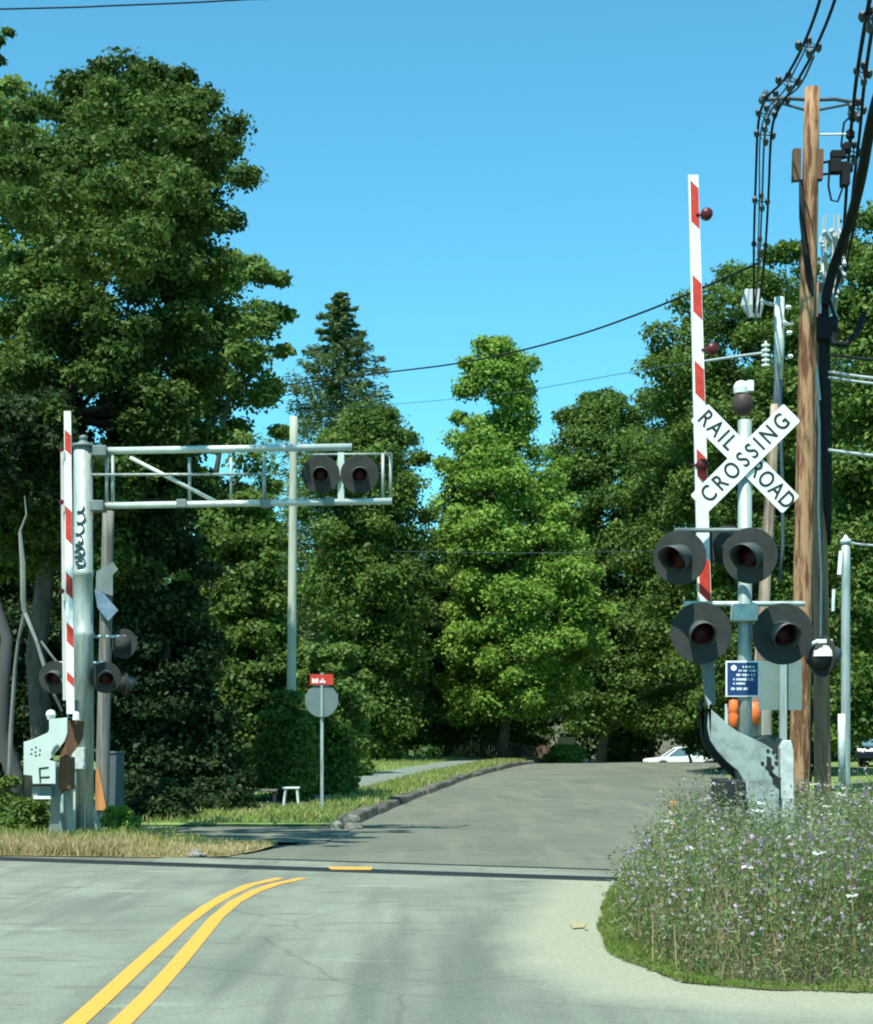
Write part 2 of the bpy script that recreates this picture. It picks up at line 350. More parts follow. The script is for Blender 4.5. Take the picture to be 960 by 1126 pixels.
m_rock = mat('rock', (0.26, 0.26, 0.21), 0.95, col2=(0.12, 0.12, 0.10), scale=4, bump=0.6)
lf_maple = leafmat('leaf_maple', (0.014, 0.042, 0.009), (0.120, 0.195, 0.040), 0.30)
lf_pale = leafmat('leaf_pale', (0.060, 0.13, 0.022), (0.20, 0.30, 0.075), 0.38)
lf_dark = leafmat('leaf_dark', (0.010, 0.026, 0.010), (0.040, 0.072, 0.022), 0.2)  # leaf tone lowered to stand in for shade beneath the big maple
lf_bright = leafmat('leaf_bright', (0.07, 0.17, 0.018), (0.28, 0.44, 0.085), 0.38)
lf_mid = leafmat('leaf_mid', (0.034, 0.085, 0.016), (0.15, 0.235, 0.048), 0.34)
lf_con = leafmat('needles', (0.055, 0.11, 0.042), (0.18, 0.26, 0.10), 0.25)
lf_olive = leafmat('leaf_olive', (0.05, 0.10, 0.018), (0.18, 0.25, 0.06), 0.32)
lf_hill = leafmat('leaf_far', (0.028, 0.065, 0.018), (0.08, 0.14, 0.035), 0.25, nscale=0.2)

# ------------------------------------------------------------------ ground, roads
ROWS = [-30, -10, 0, 4, 8] + list(np.arange(10, 34, 0.5)) + list(np.arange(34, 126, 1.5)) + [130, 140, 150, 160, 180, 220, 400, 900, 1600]
def grid(name, rows, cols, fz, m, kind='structure'):
    v = []; f = []
    nc = len(cols(rows[0]))
    for y in rows:
        for x in cols(y): v.append(Vector((x, y, fz(x, y))))
    for i in range(len(rows) - 1):
        for j in range(nc - 1): f.append((i * nc + j, i * nc + j + 1, (i + 1) * nc + j + 1, (i + 1) * nc + j))
    mb = MB(); mb.add(v, f); o = mb.build(name, m, smooth=True); tag(o, kind=kind); return o
grid('ground', ROWS, lambda y: [-1200, -300, -80, -40] + list(np.linspace(-24, 30, 28)) + [45, 80, 300, 1200], lambda x, y: hill(y) - 0.03, m_soil)
near = [r for r in ROWS if r <= 22]
def rail_y(x): return 19.97 - 0.486 * x                       # row of the near rail across the road
# near carriageway: up to the near rail
bed = [(1.61, 16.8), (1.95, 19.0), (2.3, 20.5), (3.2, 23.0), (5.5, 28), (16, 32), (16, 10.2), (2.5, 10.35), (1.9, 10.5), (1.5, 10.8), (1.25, 11.8), (1.22, 13.2), (1.41, 15.0)]
xs = np.concatenate([[-30, -20, -12, -8, -5, -3], np.linspace(-2, 8, 90), [10, 14, 26]]); ts = np.concatenate([[-9, -4, 0, 4], np.linspace(7, 19, 110)])
vv = []; ff = []; nx_ = len(xs); gv = []
def seg_dist(x, y, poly):
    best = 1e9; n_ = len(poly)
    for i in range(n_):
        ax, ay = poly[i]; bx_, by = poly[(i + 1) % n_]; dx, dy = bx_ - ax, by - ay
        t = max(0, min(1, ((x - ax) * dx + (y - ay) * dy) / (dx * dx + dy * dy))); best = min(best, math.hypot(x - ax - t * dx, (y - ay - t * dy) * 0.75))
    return best
for t_ in ts:
    for x in xs:
        y = t_ if t_ < 7 else 7 + (rail_y(x) + 0.02 - 7) * (t_ - 7) / 12.0
        vv.append(Vector((x, y, 0.006))); gv.append(1 - ss((seg_dist(x, y, bed) - 0.1) / 1.25) if (1.0 < x or y < 22) else 0)
for i in range(len(ts) - 1):
    for j in range(nx_ - 1): ff.append((i * nx_ + j, i * nx_ + j + 1, (i + 1) * nx_ + j + 1, (i + 1) * nx_ + j))
mbn = MB(); ro = mbn.add(vv, ff).build('road', m_asph); tag(ro, kind='structure')
ga_ = ro.data.attributes.new('gravel', 'FLOAT', 'POINT'); ga_.data.foreach_set('value', gv)
fr = [r for r in ROWS if 21 <= r <= 118]
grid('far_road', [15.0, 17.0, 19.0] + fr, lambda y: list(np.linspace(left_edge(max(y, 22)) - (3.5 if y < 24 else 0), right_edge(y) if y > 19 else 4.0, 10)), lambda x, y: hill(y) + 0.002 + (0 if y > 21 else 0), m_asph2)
# shaded driveway apron that leaves to the left
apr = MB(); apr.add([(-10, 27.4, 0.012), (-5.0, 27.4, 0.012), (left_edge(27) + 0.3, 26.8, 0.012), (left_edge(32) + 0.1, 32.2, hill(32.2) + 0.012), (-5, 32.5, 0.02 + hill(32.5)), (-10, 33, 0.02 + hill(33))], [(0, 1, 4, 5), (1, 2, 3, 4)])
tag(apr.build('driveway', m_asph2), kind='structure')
# left verge behind the kerb
vr = [r for r in ROWS if 32 <= r <= 126]
grid('verge', [32.3] + vr, lambda y: list(left_edge(y) - np.array([40, 20, 12, 9, 7, 5.5, 4.2, 3.2, 2.4, 1.6, 0.8, 0.34])), lambda x, y: hill(y) + verge_rise(x, y) + 0.01, m_lawn)
grid('sidewalk', [r for r in vr if 36 < r < 110], lambda y: list(left_edge(y) - np.array([3.1, 2.4, 1.75])), lambda x, y: hill(y) + verge_rise(x, y) + 0.035, m_side)
# right side bank beyond the crossing
grid('grass_bank', [r for r in ROWS if 21 <= r <= 126], lambda y: list(right_edge(y) + np.array([0, 0.6, 2, 5, 10, 30])), lambda x, y: hill(y) + 0.01, m_lawn)
# dry grass strip at the left
dg = MB(); dgp = [(-26, 22.9), (-8, 23.3), (-5.6, 23.6), (-3.6, 23.2), (-2.7, 23.4), (-2.45, 24.6), (-2.3, 26.4), (-3.4, 27.3), (-4.4, 30.5), (-6.5, 32.6), (-26, 33)]
dg.add([(x, y, 0.015 + hill(y)) for x, y in dgp], [tuple(range(len(dgp)))])
tag(dg.build('dry_ground', m_dry), kind='structure')
# track: dark rubber flangeway with rail, second thinner rail line
def band(off, wdt, z, m, x0=-30, x1=2.6, name='railway_track'):
    mb = MB(); k = math.sqrt(1 + 0.486 ** 2)
    a = [(x, rail_y(x) + off * k) for x in (x0, x1)]
    (xa, ya), (xb, yb) = a
    mb.add([(xa, ya, z), (xb, yb, z), (xb, yb + wdt * k, z), (xa, ya + wdt * k, z)], [(0, 1, 2, 3)])
    return mb
tr_ = band(0.0, 0.56, 0.011, m_rubber)
o = tr_.build('railway_track', m_rubber); tag(o, kind='structure')
o2 = band(0.30, 0.06, 0.016, None).build('rail', mat('worn_rail', (0.10, 0.10, 0.10), 0.4, 0.8, var=0.3)); tag(o2, kind='structure')
o3 = band(1.62, 0.13, 0.011, None, -3.8, 2.6).build('rail', m_rubber); tag(o3, kind='structure')
o4 = band(0.58, 1.0, 0.0085, None, -3.5, 2.6).build('crossing_panel', m_asph); tag(o4, kind='structure')

# double yellow centre line
def px_ground(x, y): d = F * EYE / (y - HY); return ((x - CX) * d / F, d)
lineL = [(10, 1190), (84, 1126), (115, 1098), (150, 1065), (180, 1038), (205, 1015), (228, 998), (250, 985), (275, 974), (308, 966.5)]
lineR = [(62, 1190), (134, 1126), (165, 1095), (192, 1065), (218, 1034), (238, 1010), (258, 993), (280, 981), (303, 973), (333, 966.5)]
mk = MB()
for L in (lineL, lineR):
    g = [px_ground(*q) for q in L]; n = len(g); va = []; 
    for i, (x, y) in enumerate(g):
        a = g[max(0, i - 1)]; b = g[min(n - 1, i + 1)]; t_ = Vector((b[0] - a[0], b[1] - a[1])).normalized(); nx = Vector((-t_.y, t_.x)) * 0.058
        va += [(x + nx.x, y + nx.y, 0.0105), (x - nx.x, y - nx.y, 0.0105)]
    mk.add(va, [(2 * i, 2 * i + 1, 2 * i + 3, 2 * i + 2) for i in range(n - 1)])
q = [px_ground(*p) for p in ((360, 954.5), (410, 955), (408, 958), (364, 957.5))]
mk.add([(x, y, 0.0165) for x, y in q], [(0, 1, 2, 3)])
tag(mk.build('road_marking', m_yellow), kind='structure'); mk = MB()
q = [px_ground(*p) for p in ((626, 1017), (644, 1016), (643, 1022), (630, 1023))]
mk.add([(x, y, 0.0165) for x, y in q], [(0, 1, 2, 3)])
tag(mk.build('road_marking', mat('faded_yellow_paint', (0.42, 0.33, 0.14), 0.8, col2=(0.26, 0.27, 0.19), scale=12, amt=(0.4, 0.6))), kind='structure')

# kerb stones along the left edge of the far road
kb = MB(); y = 32.6; rnd = random.Random(5)
while y < 104:
    L = rnd.uniform(1.1, 2.0); y2 = min(y + L, 104)
    xa, xb = left_edge(y), left_edge(y2 - 0.04); jt = rnd.uniform(-0.04, 0.04); hh = 0.14 + rnd.uniform(-0.03, 0.04)
    za, zb = hill(y), hill(y2)
    kb.add([(xa + 0.02 + jt, y, za - 0.05), (xa - 0.32, y, za - 0.05), (xb - 0.32, y2 - 0.04, zb - 0.05), (xb + 0.02 + jt, y2 - 0.04, zb - 0.05),
            (xa - 0.04 + jt, y, za + hh), (xa - 0.32, y, za + hh), (xb - 0.32, y2 - 0.04, zb + hh), (xb - 0.04 + jt, y2 - 0.04, zb + hh)],
           [(0, 1, 2, 3), (4, 7, 6, 5), (0, 4, 5, 1), (1, 5, 6, 2), (2, 6, 7, 3), (3, 7, 4, 0)])
    y = y2
tag(kb.build('kerb', m_kerb, bevel=0.03), kind='structure')

# ------------------------------------------------------------------ signal heads (a part, with hood and lens as sub-parts)
def signal_head(parent, c, face, R=0.30, hoodlen=0.30, back=False):
    c = Vector(c); f = Vector(face).normalized(); up = Vector((0, 0, 1)); side = f.cross(up).normalized(); up = side.cross(f).normalized()
    b = MB(); b.lathe(c, f, [(-0.012, R * 0.985), (-0.006, R), (0.004, R), (0.007, R * 0.985)], 40)
    b.lathe(c - f * 0.17, f, [(0, 0.05), (0.03, 0.10), (0.08, 0.135), (0.155, 0.14)], 24)
    o = b.build('signal_light', m_disc, parent, smooth=False)
    l = MB(); l.lathe(c, f, [(0.008, 0.105), (0.03, 0.10), (0.042, 0.07), (0.048, 0.02)], 24); l.build('lens', m_lens, o, smooth=True)
    h = MB(); r = 0.125; n = 18; vs_ = []; t = 0.006
    for k in range(n + 1):
        a = math.radians(-48 + 276 * k / n); dirv = side * math.cos(a) + up * math.sin(a)
        ln = hoodlen * 1.15 * (0.42 + 0.58 * ss((math.sin(a) + 0.7) / 1.5))
        for rr in (r, r - t):
            vs_ += [c + dirv * rr + f * 0.008, c + dirv * rr + f * ln - up * 0.035]
    fs = []
    for k in range(n):
        i = 4 * k; j = i + 4
        fs += [(i, i + 1, j + 1, j), (i + 2, j + 2, j + 3, i + 3), (i + 1, i + 3, j + 3, j + 1)]
    fs += [(0, 2, 3, 1), (4 * n, 4 * n + 1, 4 * n + 3, 4 * n + 2)]
    h.add(vs_, fs); h.build('hood', m_hood, o, smooth=True)
    return o

# ================================================================== RIGHT SIDE
D = 17.5; ppm = F / D
def R_(px, py, dd=0.0): return P(px, py, D + dd) 
# crossing signal with crossbuck
cs = thing('crossing_signal', 'crossing signal with white X-shaped crossbuck above four round black lights', 'railroad signal', (R_(819, 823).x, D, 0))
mxp = R_(819, 823).x
MB().cyl((mxp, D, 0), (mxp, D, R_(0, 462).z), 0.072, 0.066, 20).build('mast', m_galv, cs, smooth=True)
b = MB(); b.lathe((mxp, D, 0), (0, 0, 1), [(0, 0.17), (0.04, 0.17), (0.05, 0.1), (0.2, 0.085), (0.21, 0.07)], 20); b.build('mast_base', m_galv, cs)
# bell on top of the mast
b = MB(); z0 = R_(0, 456).z
b.lathe((mxp - 0.02, D, z0), (0, 0, 1), [(0, 0.045), (0.03, 0.085), (0.10, 0.095), (0.17, 0.09), (0.2, 0.06)], 20)
o = b.build('bell', mat('brown_bell', (0.07, 0.045, 0.038), 0.6, var=0.3), cs, smooth=True)
b = MB(); b.lathe((mxp - 0.035, D, z0 + 0.205), (0, 0, 1), [(0, 0.07), (0.06, 0.078), (0.11, 0.05), (0.125, 0.01)], 18); b.box((mxp + 0.045, D - 0.02, z0 + 0.27), (0.06, 0.09, 0.10)); b.build('bell_cap', m_porc, o, smooth=False)
# crossbuck blades
cc = R_(819.5, 504, -0.09)
def blade(sgn, dd, ang, L, name, words):
    u = Vector((math.cos(ang), 0, math.sin(ang))); v = Vector((-math.sin(ang), 0, math.cos(ang)))
    c = cc + Vector((0, dd, 0)); hw = 0.117; ch = 0.02
    m_ = MB(); pts = []
    for a_, b_ in ((-1, -1), (1, -1), (1, 1), (-1, 1)):
        for k in range(4):
            th = math.radians({(-1, -1): 180, (1, -1): 270, (1, 1): 0, (-1, 1): 90}[(a_, b_)] + 30 * k)
            pts.append(c + u * (a_ * (L / 2 - ch)) + v * (b_ * (hw - ch)) + (u * math.cos(th) + v * math.sin(th)) * ch)
    m_.prism(pts, (0, 0.008, 0))
    o_ = m_.build('crossbuck_blade', m_white, cs)
    t_ = MB()
    for s_, off, sz, spc, bx_ in words:
        t_.text(s_, sz, c + u * off + Vector((0, -0.002, 0)), u, v, bold=0.0022, space=spc, font_scale=(bx_, 1.0))
    t_.build('lettering', m_ink, o_)
    return o_
a45 = math.radians(45.3)
blade(1, 0.012, -a45, 1.25, 'a', [('RAIL', -0.38, 0.222, 1.26, 0.80), ('ROAD', 0.362, 0.222, 1.12, 0.80)])
blade(1, -0.012, a45 - 0.012, 1.25, 'b', [('CROSSING', 0.0, 0.222, 1.40, 0.80)])
b = MB(); b.box((cc.x, D - 0.07, cc.z), (0.05, 0.05, 0.30)); b.build('crossbuck_bracket', m_galv_d, cs)
# lights: lower pair faces us, upper pair half a metre nearer and turned to the left
zl = R_(0, 697).z; zu = P(0, 612, D - 0.42).z
lo = [(R_(771, 696, -0.10), (-0.02, -1, -0.03)), (R_(861, 697, -0.10), (0.05, -1, -0.03))]
for c, f in lo: signal_head(cs, c, f, R=0.295, hoodlen=0.25)
up_ = [(P(747.5, 613, D - 0.14), (-0.46, -1, -0.05)), (P(825, 611, D - 0.50), (-0.44, -1, -0.05))]
for c, f in up_: signal_head(cs, c, f, R=0.262, hoodlen=0.33)
# pair that faces the other way, seen from the back behind the mast
signal_head(cs, P(800, 600, D + 0.25), (0.25, 1, 0), R=0.2, hoodlen=0.25)
signal_head(cs, P(905, 722, D + 0.35), (0.9, 0.45, 0), R=0.2, hoodlen=0.14)
b = MB(); za = R_(0, 664).z
b.cyl((R_(752, 0).x, D, za), (R_(885, 0).x, D, za), 0.026, n=12)
b.cyl(R_(771, 664), R_(771, 700, -0.02), 0.03, n=10); b.cyl(R_(861, 664), R_(861, 700, -0.02), 0.03, n=10)
b.build('cross_arm', m_alu, cs, smooth=True)
b = MB(); zb_ = P(0, 583, D - 0.5).z
b.cyl(P(742, 583, D - 0.04), P(838, 583, D - 0.46), 0.022, n=12); b.cyl(P(800, 583, D - 0.30), (mxp, D, zb_ + 0.02), 0.024, n=12)
b.cyl(P(748, 583, D - 0.06), P(748, 612, D - 0.04), 0.024, n=10); b.cyl(P(826, 583, D - 0.42), P(826, 612, D - 0.40), 0.024, n=10)
b.build('upper_cross_arm', m_galv_d, cs, smooth=True)
b = MB(); b.box(R_(818, 674, -0.05), (0.235, 0.20, 0.165)); b.build('junction_box', m_alu, cs, bevel=0.012)
b = MB(); b.cyl(P(880, 712, D + 0.1), P(898, 706, D + 0.3), 0.02, n=8); b.box(P(906, 705, D + 0.3), (0.16, 0.04, 0.04)); b.lathe(P(904, 722, D + 0.3), (0, 0, 1), [(0, 0.13), (0.05, 0.12), (0.10, 0.07), (0.12, 0.02)], 16)
b.build('side_light_bracket', m_porc, cs)
# blue information sign on the mast
sg = P(816.5, 746.5, D - 0.085)
b = MB(); b.box(sg, (0.325, 0.006, 0.345)); so = b.build('information_sign', m_white, cs, bevel=0.01)
b = MB(); b.box(sg + Vector((0, -0.005, 0)), (0.293, 0.004, 0.312)); bf = b.build('blue_panel', m_blue, so)
b = MB(); rnd = random.Random(11); yz = -0.0085
def sgp(x, z): return sg + Vector((x, yz, z))
b.lathe(sgp(-0.085, 0.105), (0, -1, 0), [(0, 0.028), (0.002, 0.028)], 20)
for z, x0, x1, hgt in ((0.115, 0.0, 0.10, 0.018), (0.078, -0.04, 0.12, 0.014), (0.038, -0.06, 0.12, 0.02), (-0.005, -0.09, 0.10, 0.02), (-0.045, -0.09, 0.02, 0.018), (-0.095, -0.11, 0.04, 0.02)):
    x = x0
    while x < x1:
        wl_ = rnd.uniform(0.007, 0.013); b.box(sgp(x + wl_ / 2, z), (wl_, 0.002, hgt * 1.35 * rnd.uniform(0.65, 1))); x += wl_ + (0.003 if rnd.random() < 0.8 else 0.016)
b.build('white_print', m_white, so)
b = MB(); b.lathe(P(806.5, 769, D - 0.05), (0, 0, -1), [(0, 0.02), (0.01, 0.045), (0.12, 0.048), (0.135, 0.04), (0.15, 0.048), (0.26, 0.044), (0.28, 0.02)], 14)
b.build('orange_reflector', m_orange, cs, smooth=True)
b = MB(); b.cyl(P(799, 774, D - 0.02), P(799, 830, D - 0.02), 0.018, n=8); b.build('conduit', m_alu, cs)

# right gate
gx = R_(845, 0).x
rg = thing('crossing_gate', 'raised red and white striped crossing gate with grey counterweight arms, beside the crossbuck', 'crossing gate', (gx, D + 0.35, 0), 'raised crossing gates')
def arm(parent, d, top, bot, wtop, wbot, reds, sidew, slope=1.0, thick=0.05):
    """top/bot: photo points of the arm's centre line; reds: (row at left edge top, row bottom)"""
    def edge(y, k):
        f = (y - top[1]) / (bot[1] - top[1]); cx = top[0] + (bot[0] - top[0]) * f; hw = (wtop + (wbot - wtop) * f) / 2
        return cx + k * hw
    b = MB(); b.pxprism([(edge(top[1], -1), top[1]), (edge(top[1], 1), top[1]), (edge(bot[1], 1), bot[1]), (edge(bot[1], -1), bot[1])], d, thick)
    for a, c in reds:
        l0, r0 = edge(a, -1) + sidew, edge(a, 1) - 0.15
        w_ = (r0 - l0) * slope
        l1, r1 = edge(c, -1) + sidew, edge(c, 1) - 0.15
        b.pxprism([(l0, a), (r0, a + w_), (r1, c + w_), (l1, c)], d - 0.003, 0.002, mi=1)
    return b.build('gate_arm', [m_white, m_red], parent)
ga = arm(rg, D + 0.15, (762.5, 192), (775, 662), 11, 14.5, [(198, 243), (302, 342), (396, 432), (493, 523), (606, 652)], 2.0)
for (x, y) in ((777, 235.5), (783, 384), (772, 511)):
    b = MB(); c = P(x, y, D + 0.13); b.lathe(c, (0, -1, 0), [(-0.05, 0.04), (-0.03, 0.058), (0.03, 0.058), (0.05, 0.045), (0.055, 0.01)], 16); b.cyl(c + Vector((-0.1, 0.02, 0)), c, 0.012, n=8)
    b.build('arm_lamp', mat('arm_lamp_red', (0.10, 0.008, 0.012), 0.4, var=0.3), ga, smooth=True)
b = MB(); b.pxprism([(767.5, 640), (780, 640), (786, 700), (787, 775), (776, 775), (769, 700)], D + 0.21, 0.05); b.build('arm_holder', m_galv_d, rg)
def cw(d, t, mat_, dx=0, dy=0, name='counterweight_arm'):
    pts = [(775, 764), (783, 773), (779.5, 778), (789, 786), (801, 797), (812, 805), (828, 812), (842, 819), (852, 826), (856, 836), (857, 872), (856, 905), (826, 905), (822, 880), (820, 862), (812, 848), (800, 838), (789, 826), (781, 814), (778, 800), (779.5, 778.5)]
    b = MB(); b.pxprism([(x + dx, y + dy) for x, y in pts], d, t); return b.build(name, mat_, rg, bevel=0.006)
m_cw = mat('scuffed_grey_plate', (0.34, 0.41, 0.38), 0.6, 0.2, col2=(0.19, 0.22, 0.20), scale=7, detail=9, bump=0.2, amt=(0.33, 0.55))
front_cw = cw(D - 0.20, 0.035, m_cw)
b = MB()
for k in range(7):
    a = math.radians(-100 + 42 * k); c = P(846 + 8.5 * math.cos(a), 835 - 0 + 9.5 * math.sin(a), D - 0.204); b.lathe(c, (0, -1, 0), [(0, 0.019), (0.004, 0.017)], 8)
b.pxprism([(843, 831), (848, 833), (849, 846), (851, 856), (846, 852), (843, 843)], D - 0.2045, 0.003); b.pxprism([(848, 848), (858, 856), (857, 868), (850, 862)], D - 0.2045, 0.003)
b.build('bolt_pattern', m_ink, front_cw)
cw(D + 0.45, 0.035, m_black, -8, 4)  # rear arm: its shade is put into the colour, black instead of grey
b = MB(); b.box(P(799, 871, D + 0.05), (0.23, 0.5, 0.26)); b.build('counterweight', m_black, rg, bevel=0.02)
b = MB(); b.lathe(P(846, 833, D + 0.02), (0, 1, 0), [(0, 0.20), (0.03, 0.22), (0.35, 0.22), (0.38, 0.2)], 26); b.box(P(850, 880, D + 0.2), (0.34, 0.36, 0.7)); b.build('gate_mechanism', mat('dark_green_case', (0.03, 0.045, 0.042), 0.5, var=0.3), rg, smooth=False)
b = MB(); b.pxprism([(858, 822), (862, 814), (870, 814), (873, 826), (874, 960), (858, 960)], D - 0.1, 0.12); b.build('cover_plate', m_alu, rg, bevel=0.01)
b = MB(); b.cyl((gx, D + 0.3, 0), (gx, D + 0.3, 0.75), 0.09, n=14); b.build('stand', m_galv, rg, smooth=True)

# grey sign seen from behind on its own post
ds = 19.6; x0 = P(861, 0, ds).x
bs = thing('road_sign', 'grey-green back of a square sign on a steel post, behind the right gate', 'road sign', (x0, ds, 0))
b = MB(); b.pxprism([(834, 727), (882, 727), (882, 781), (834, 781)], ds + 0.05, 0.005); b.build('sign_panel', m_signback, bs, bevel=0.004)
b = MB(); b.box((x0, ds, P(0, 700, ds).z / 2), (0.075, 0.05, P(0, 700, ds).z)); b.build('post', m_galv, bs)

# plastic cable marker in the weeds
dm = 20.4; c = P(741, 880, dm)
mkp = thing('cable_marker', 'short cream marker post with orange-brown dome top at the road-side edge of the weeds', 'marker post', (c.x, dm, 0))
b = MB(); b.lathe((c.x, dm, 0), (0, 0, 1), [(0, 0.045), (c.z - 0.09, 0.045)], 16); b.lathe((c.x, dm, 0), (0, 0, 1), [(c.z - 0.2, 0.055), (c.z - 0.09, 0.065)], 16); b.build('tube', mat('cream_plastic', (0.75, 0.58, 0.33), 0.5, var=0.2), mkp, smooth=True)
b = MB(); b.lathe((c.x, dm, c.z - 0.09), (0, 0, 1), [(0, 0.075), (0.05, 0.073), (0.08, 0.05), (0.095, 0.01)], 16); b.build('dome', mat('orange_brown_plastic', (0.45, 0.19, 0.06), 0.5, var=0.2), mkp, smooth=True)

# utility poles on the right
def pole(name, label, cat, d, top, bot, rt, rb, m, n=16, wob=0.0, group=None):
    a = P(top[0], top[1], d); gpx = bot[0] + (bot[0] - top[0]) / (bot[1] - top[1]) * 0
    f = (EYE + 0.0) ; b_ = P(bot[0], bot[1], d)
    gz = ground(b_.x, d); k = (b_.z - gz) / max(0.01, (a.z - b_.z)); g = b_ + (b_ - a) * k; g.z = gz
    t = thing(name, label, cat, g, group)
    mb = MB(); pts = []; rs = []
    for i in range(13):
        q = i / 12; p = g.lerp(a, q); pts.append(p + Vector((wob * math.sin(q * 9), wob * math.cos(q * 7), 0))); rs.append(rb + (rt - rb) * q)
    mb.tube(pts, rs, n); mb.build('shaft', m, t, smooth=True)
    return t
dp = 27.0
tp = pole('utility_pole', 'tall tan peeling utility pole with a crossarm near its top, right of the crossbuck', 'utility pole', dp, (893, 97), (879, 850), 0.115, 0.16, m_tanpole)
b = MB(); b.pxprism([(873, 163), (881, 163), (881, 197), (872, 198)], dp - 0.1, 0.14); b.pxprism([(898.5, 163), (906, 164), (905, 197), (898, 196)], dp - 0.1, 0.14); b.build('side_board', m_brownboard, tp)
b = MB()
b.tube([P(838, 110, dp), P(865, 108, dp), P(892, 110, dp), P(918, 109, dp), P(942, 113, dp)], 0.03, 8); b.tube([P(850, 111, dp), P(885, 121, dp)], 0.02, 6); b.tube([P(936, 114, dp), P(900, 121, dp)], 0.02, 6)
for x, y in ((838, 110), (842, 104), (940, 113), (936, 124)): b.lathe(P(x, y, dp), (0, 0, 1), [(-0.05, 0.035), (-0.02, 0.055), (0.02, 0.055), (0.06, 0.03)], 10)
b.build('crossarm', m_wireg, tp)
b = MB(); b.cyl(P(900, 148, dp), P(936, 147.5, dp), 0.018, n=8); b.build('white_strut', m_porc, tp)
b = MB(); b.tube([P(881, 198, dp - 0.13), P(882, 240, dp - 0.15), P(888, 290, dp - 0.16), P(893, 335, dp - 0.05), P(892.5, 420, dp), P(892, 560, dp), P(890, 700, dp), P(890, 860, dp)], [0.035, 0.045, 0.05, 0.055, 0.045, 0.045, 0.04, 0.04], 8); b.build('riser_cable', m_wire, tp, smooth=True)

dq = 28.2
dpole = pole('utility_pole', 'dark brown utility pole wrapped in black cables, just right of the tan pole', 'utility pole', dq, (899, 312), (904.5, 850), 0.105, 0.135, m_darkpole)
b = MB(); b.tube([P(905, 325, dq - .1), P(907, 400, dq - .13), P(909, 480, dq - .13), P(910, 560, dq - .1), P(912, 600, dq - 0.05)], [0.08, 0.09, 0.085, 0.07, 0.02], 10); b.build('cable_sleeve', m_wire, dpole, smooth=True)
b = MB(); b.tube([P(899, 440, dq - .2), P(901, 470, dq - .22), P(900, 560, dq - .2), P(903, 640, dq - .16), P(902, 720, dq - .15)], 0.018, 6); b.tube([P(902, 322, dq - .2), P(901, 345, dq - .2)], 0.035, 8); b.tube([P(915, 338, dq - .1), P(922, 352, dq - .1)], 0.025, 8); b.tube([P(897, 402, dq - .2), P(901, 440, dq - .22)], 0.03, 8); b.build('pale_conduit', m_wirew, dpole)
b = MB(); b.box(P(905, 362, dq - .15), (0.42, 0.22, 0.34)); b.tube([P(908, 366, dq - .2), P(918, 378, dq - .3), P(930, 379, dq - .3), P(942, 366, dq - .2), P(950, 345, dq)], 0.05, 8); b.tube([P(902, 338, dq - .1), P(912, 330, dq - .2), P(918, 348, dq - .2), P(908, 372, dq - .2)], 0.03, 6); b.build('splice_case', m_wire, dpole, bevel=0.03)

dn = 31.0
tpole = pole('utility_pole', 'thin leaning pole with a white top between the crossbuck mast and the tan pole', 'utility pole', dn, (853, 445), (829, 850), 0.085, 0.12, woodmat('thin_grey_brown_pole', (0.42, 0.34, 0.25), (0.15, 0.11, 0.085)))
b = MB(); b.tube([P(857, 327, dn), P(857, 380, dn), P(856, 418, dn)], [0.085, 0.085, 0.07], 14); b.build('white_top', m_alu, tpole, smooth=True)
b = MB(); b.tube([P(856, 418, dn), P(855, 440, dn), P(852, 470, dn), P(846, 560, dn)], [0.07, 0.075, 0.08, 0.05], 12); b.tube([P(853, 400, dn - .1), P(857, 440, dn - .1), P(860, 520, dn - .1), P(861, 600, dn), P(857, 640, dn)], 0.03, 8); b.build('blue_sleeve', mat('dull_blue_sleeve', (0.06, 0.10, 0.13), 0.6, var=0.3), tpole, smooth=True)
b = MB()
for k in range(5): b.lathe(P(842, 378 + 5.5 * k, dn - .1), (0, 0, -1), [(0, 0.03), (0.015, 0.075), (0.04, 0.075), (0.05, 0.03)], 12)
b.cyl(P(842, 375, dn - .1), P(842, 402, dn - .1), 0.02, n=8)
for x, y in ((867, 338), (868, 366), (869, 392), (862, 355)): b.lathe(P(x, y, dn - .1), (0, 0, 1), [(-0.03, 0.04), (0, 0.055), (0.03, 0.04)], 10)
b.build('insulator', m_porc, tpole)
b = MB(); b.tube([P(857, 336, dn), P(845, 334, dn), P(836, 330, dn)], 0.03, 6); b.tube([P(857, 357, dn), P(872, 356, dn)], 0.03, 6); b.build('steel_bracket', m_wirew, tpole)
b = MB(); b.lathe(P(829, 772, dn - 0.14), (0, 0, -1), [(0, 0.05), (0.02, 0.115), (0.34, 0.115), (0.37, 0.06)], 14); b.build('orange_band', m_orange, tpole, smooth=True)
# square concrete-looking stub behind the gate
dst = 24.0
st = pole('wooden_post', 'pale stub post standing behind the gate counterweight', 'post', dst, (843, 770), (843, 850), 0.07, 0.075, m_greypole)

dg_ = 23.5
gp = pole('metal_post', 'slim grey steel post with a pointed cap at the right edge of the weeds', 'post', dg_, (930, 598), (930, 852), 0.058, 0.062, m_galv)
b = MB(); c = P(930, 598, dg_); b.lathe(c, (0, 0, 1), [(0, 0.07), (0.05, 0.07), (0.07, 0.04), (0.12, 0.01)], 16); b.build('cap', m_alu, gp, smooth=True)
b = MB(); b.tube([P(925, 606, dg_ - .05), P(923, 632, dg_ - .05)], 0.03, 8); b.build('white_rod', m_porc, gp); b = MB(); b.tube([P(917, 648, dg_ + .1), P(916, 672, dg_ + .1)], 0.022, 8); b.build('white_rod', m_porc, gp)
b = MB(); b.tube([P(925.5, 785, dg_ - .04), P(926, 860, dg_ - .04)], 0.05, 8); b.build('sleeve', m_alu, gp, smooth=True)

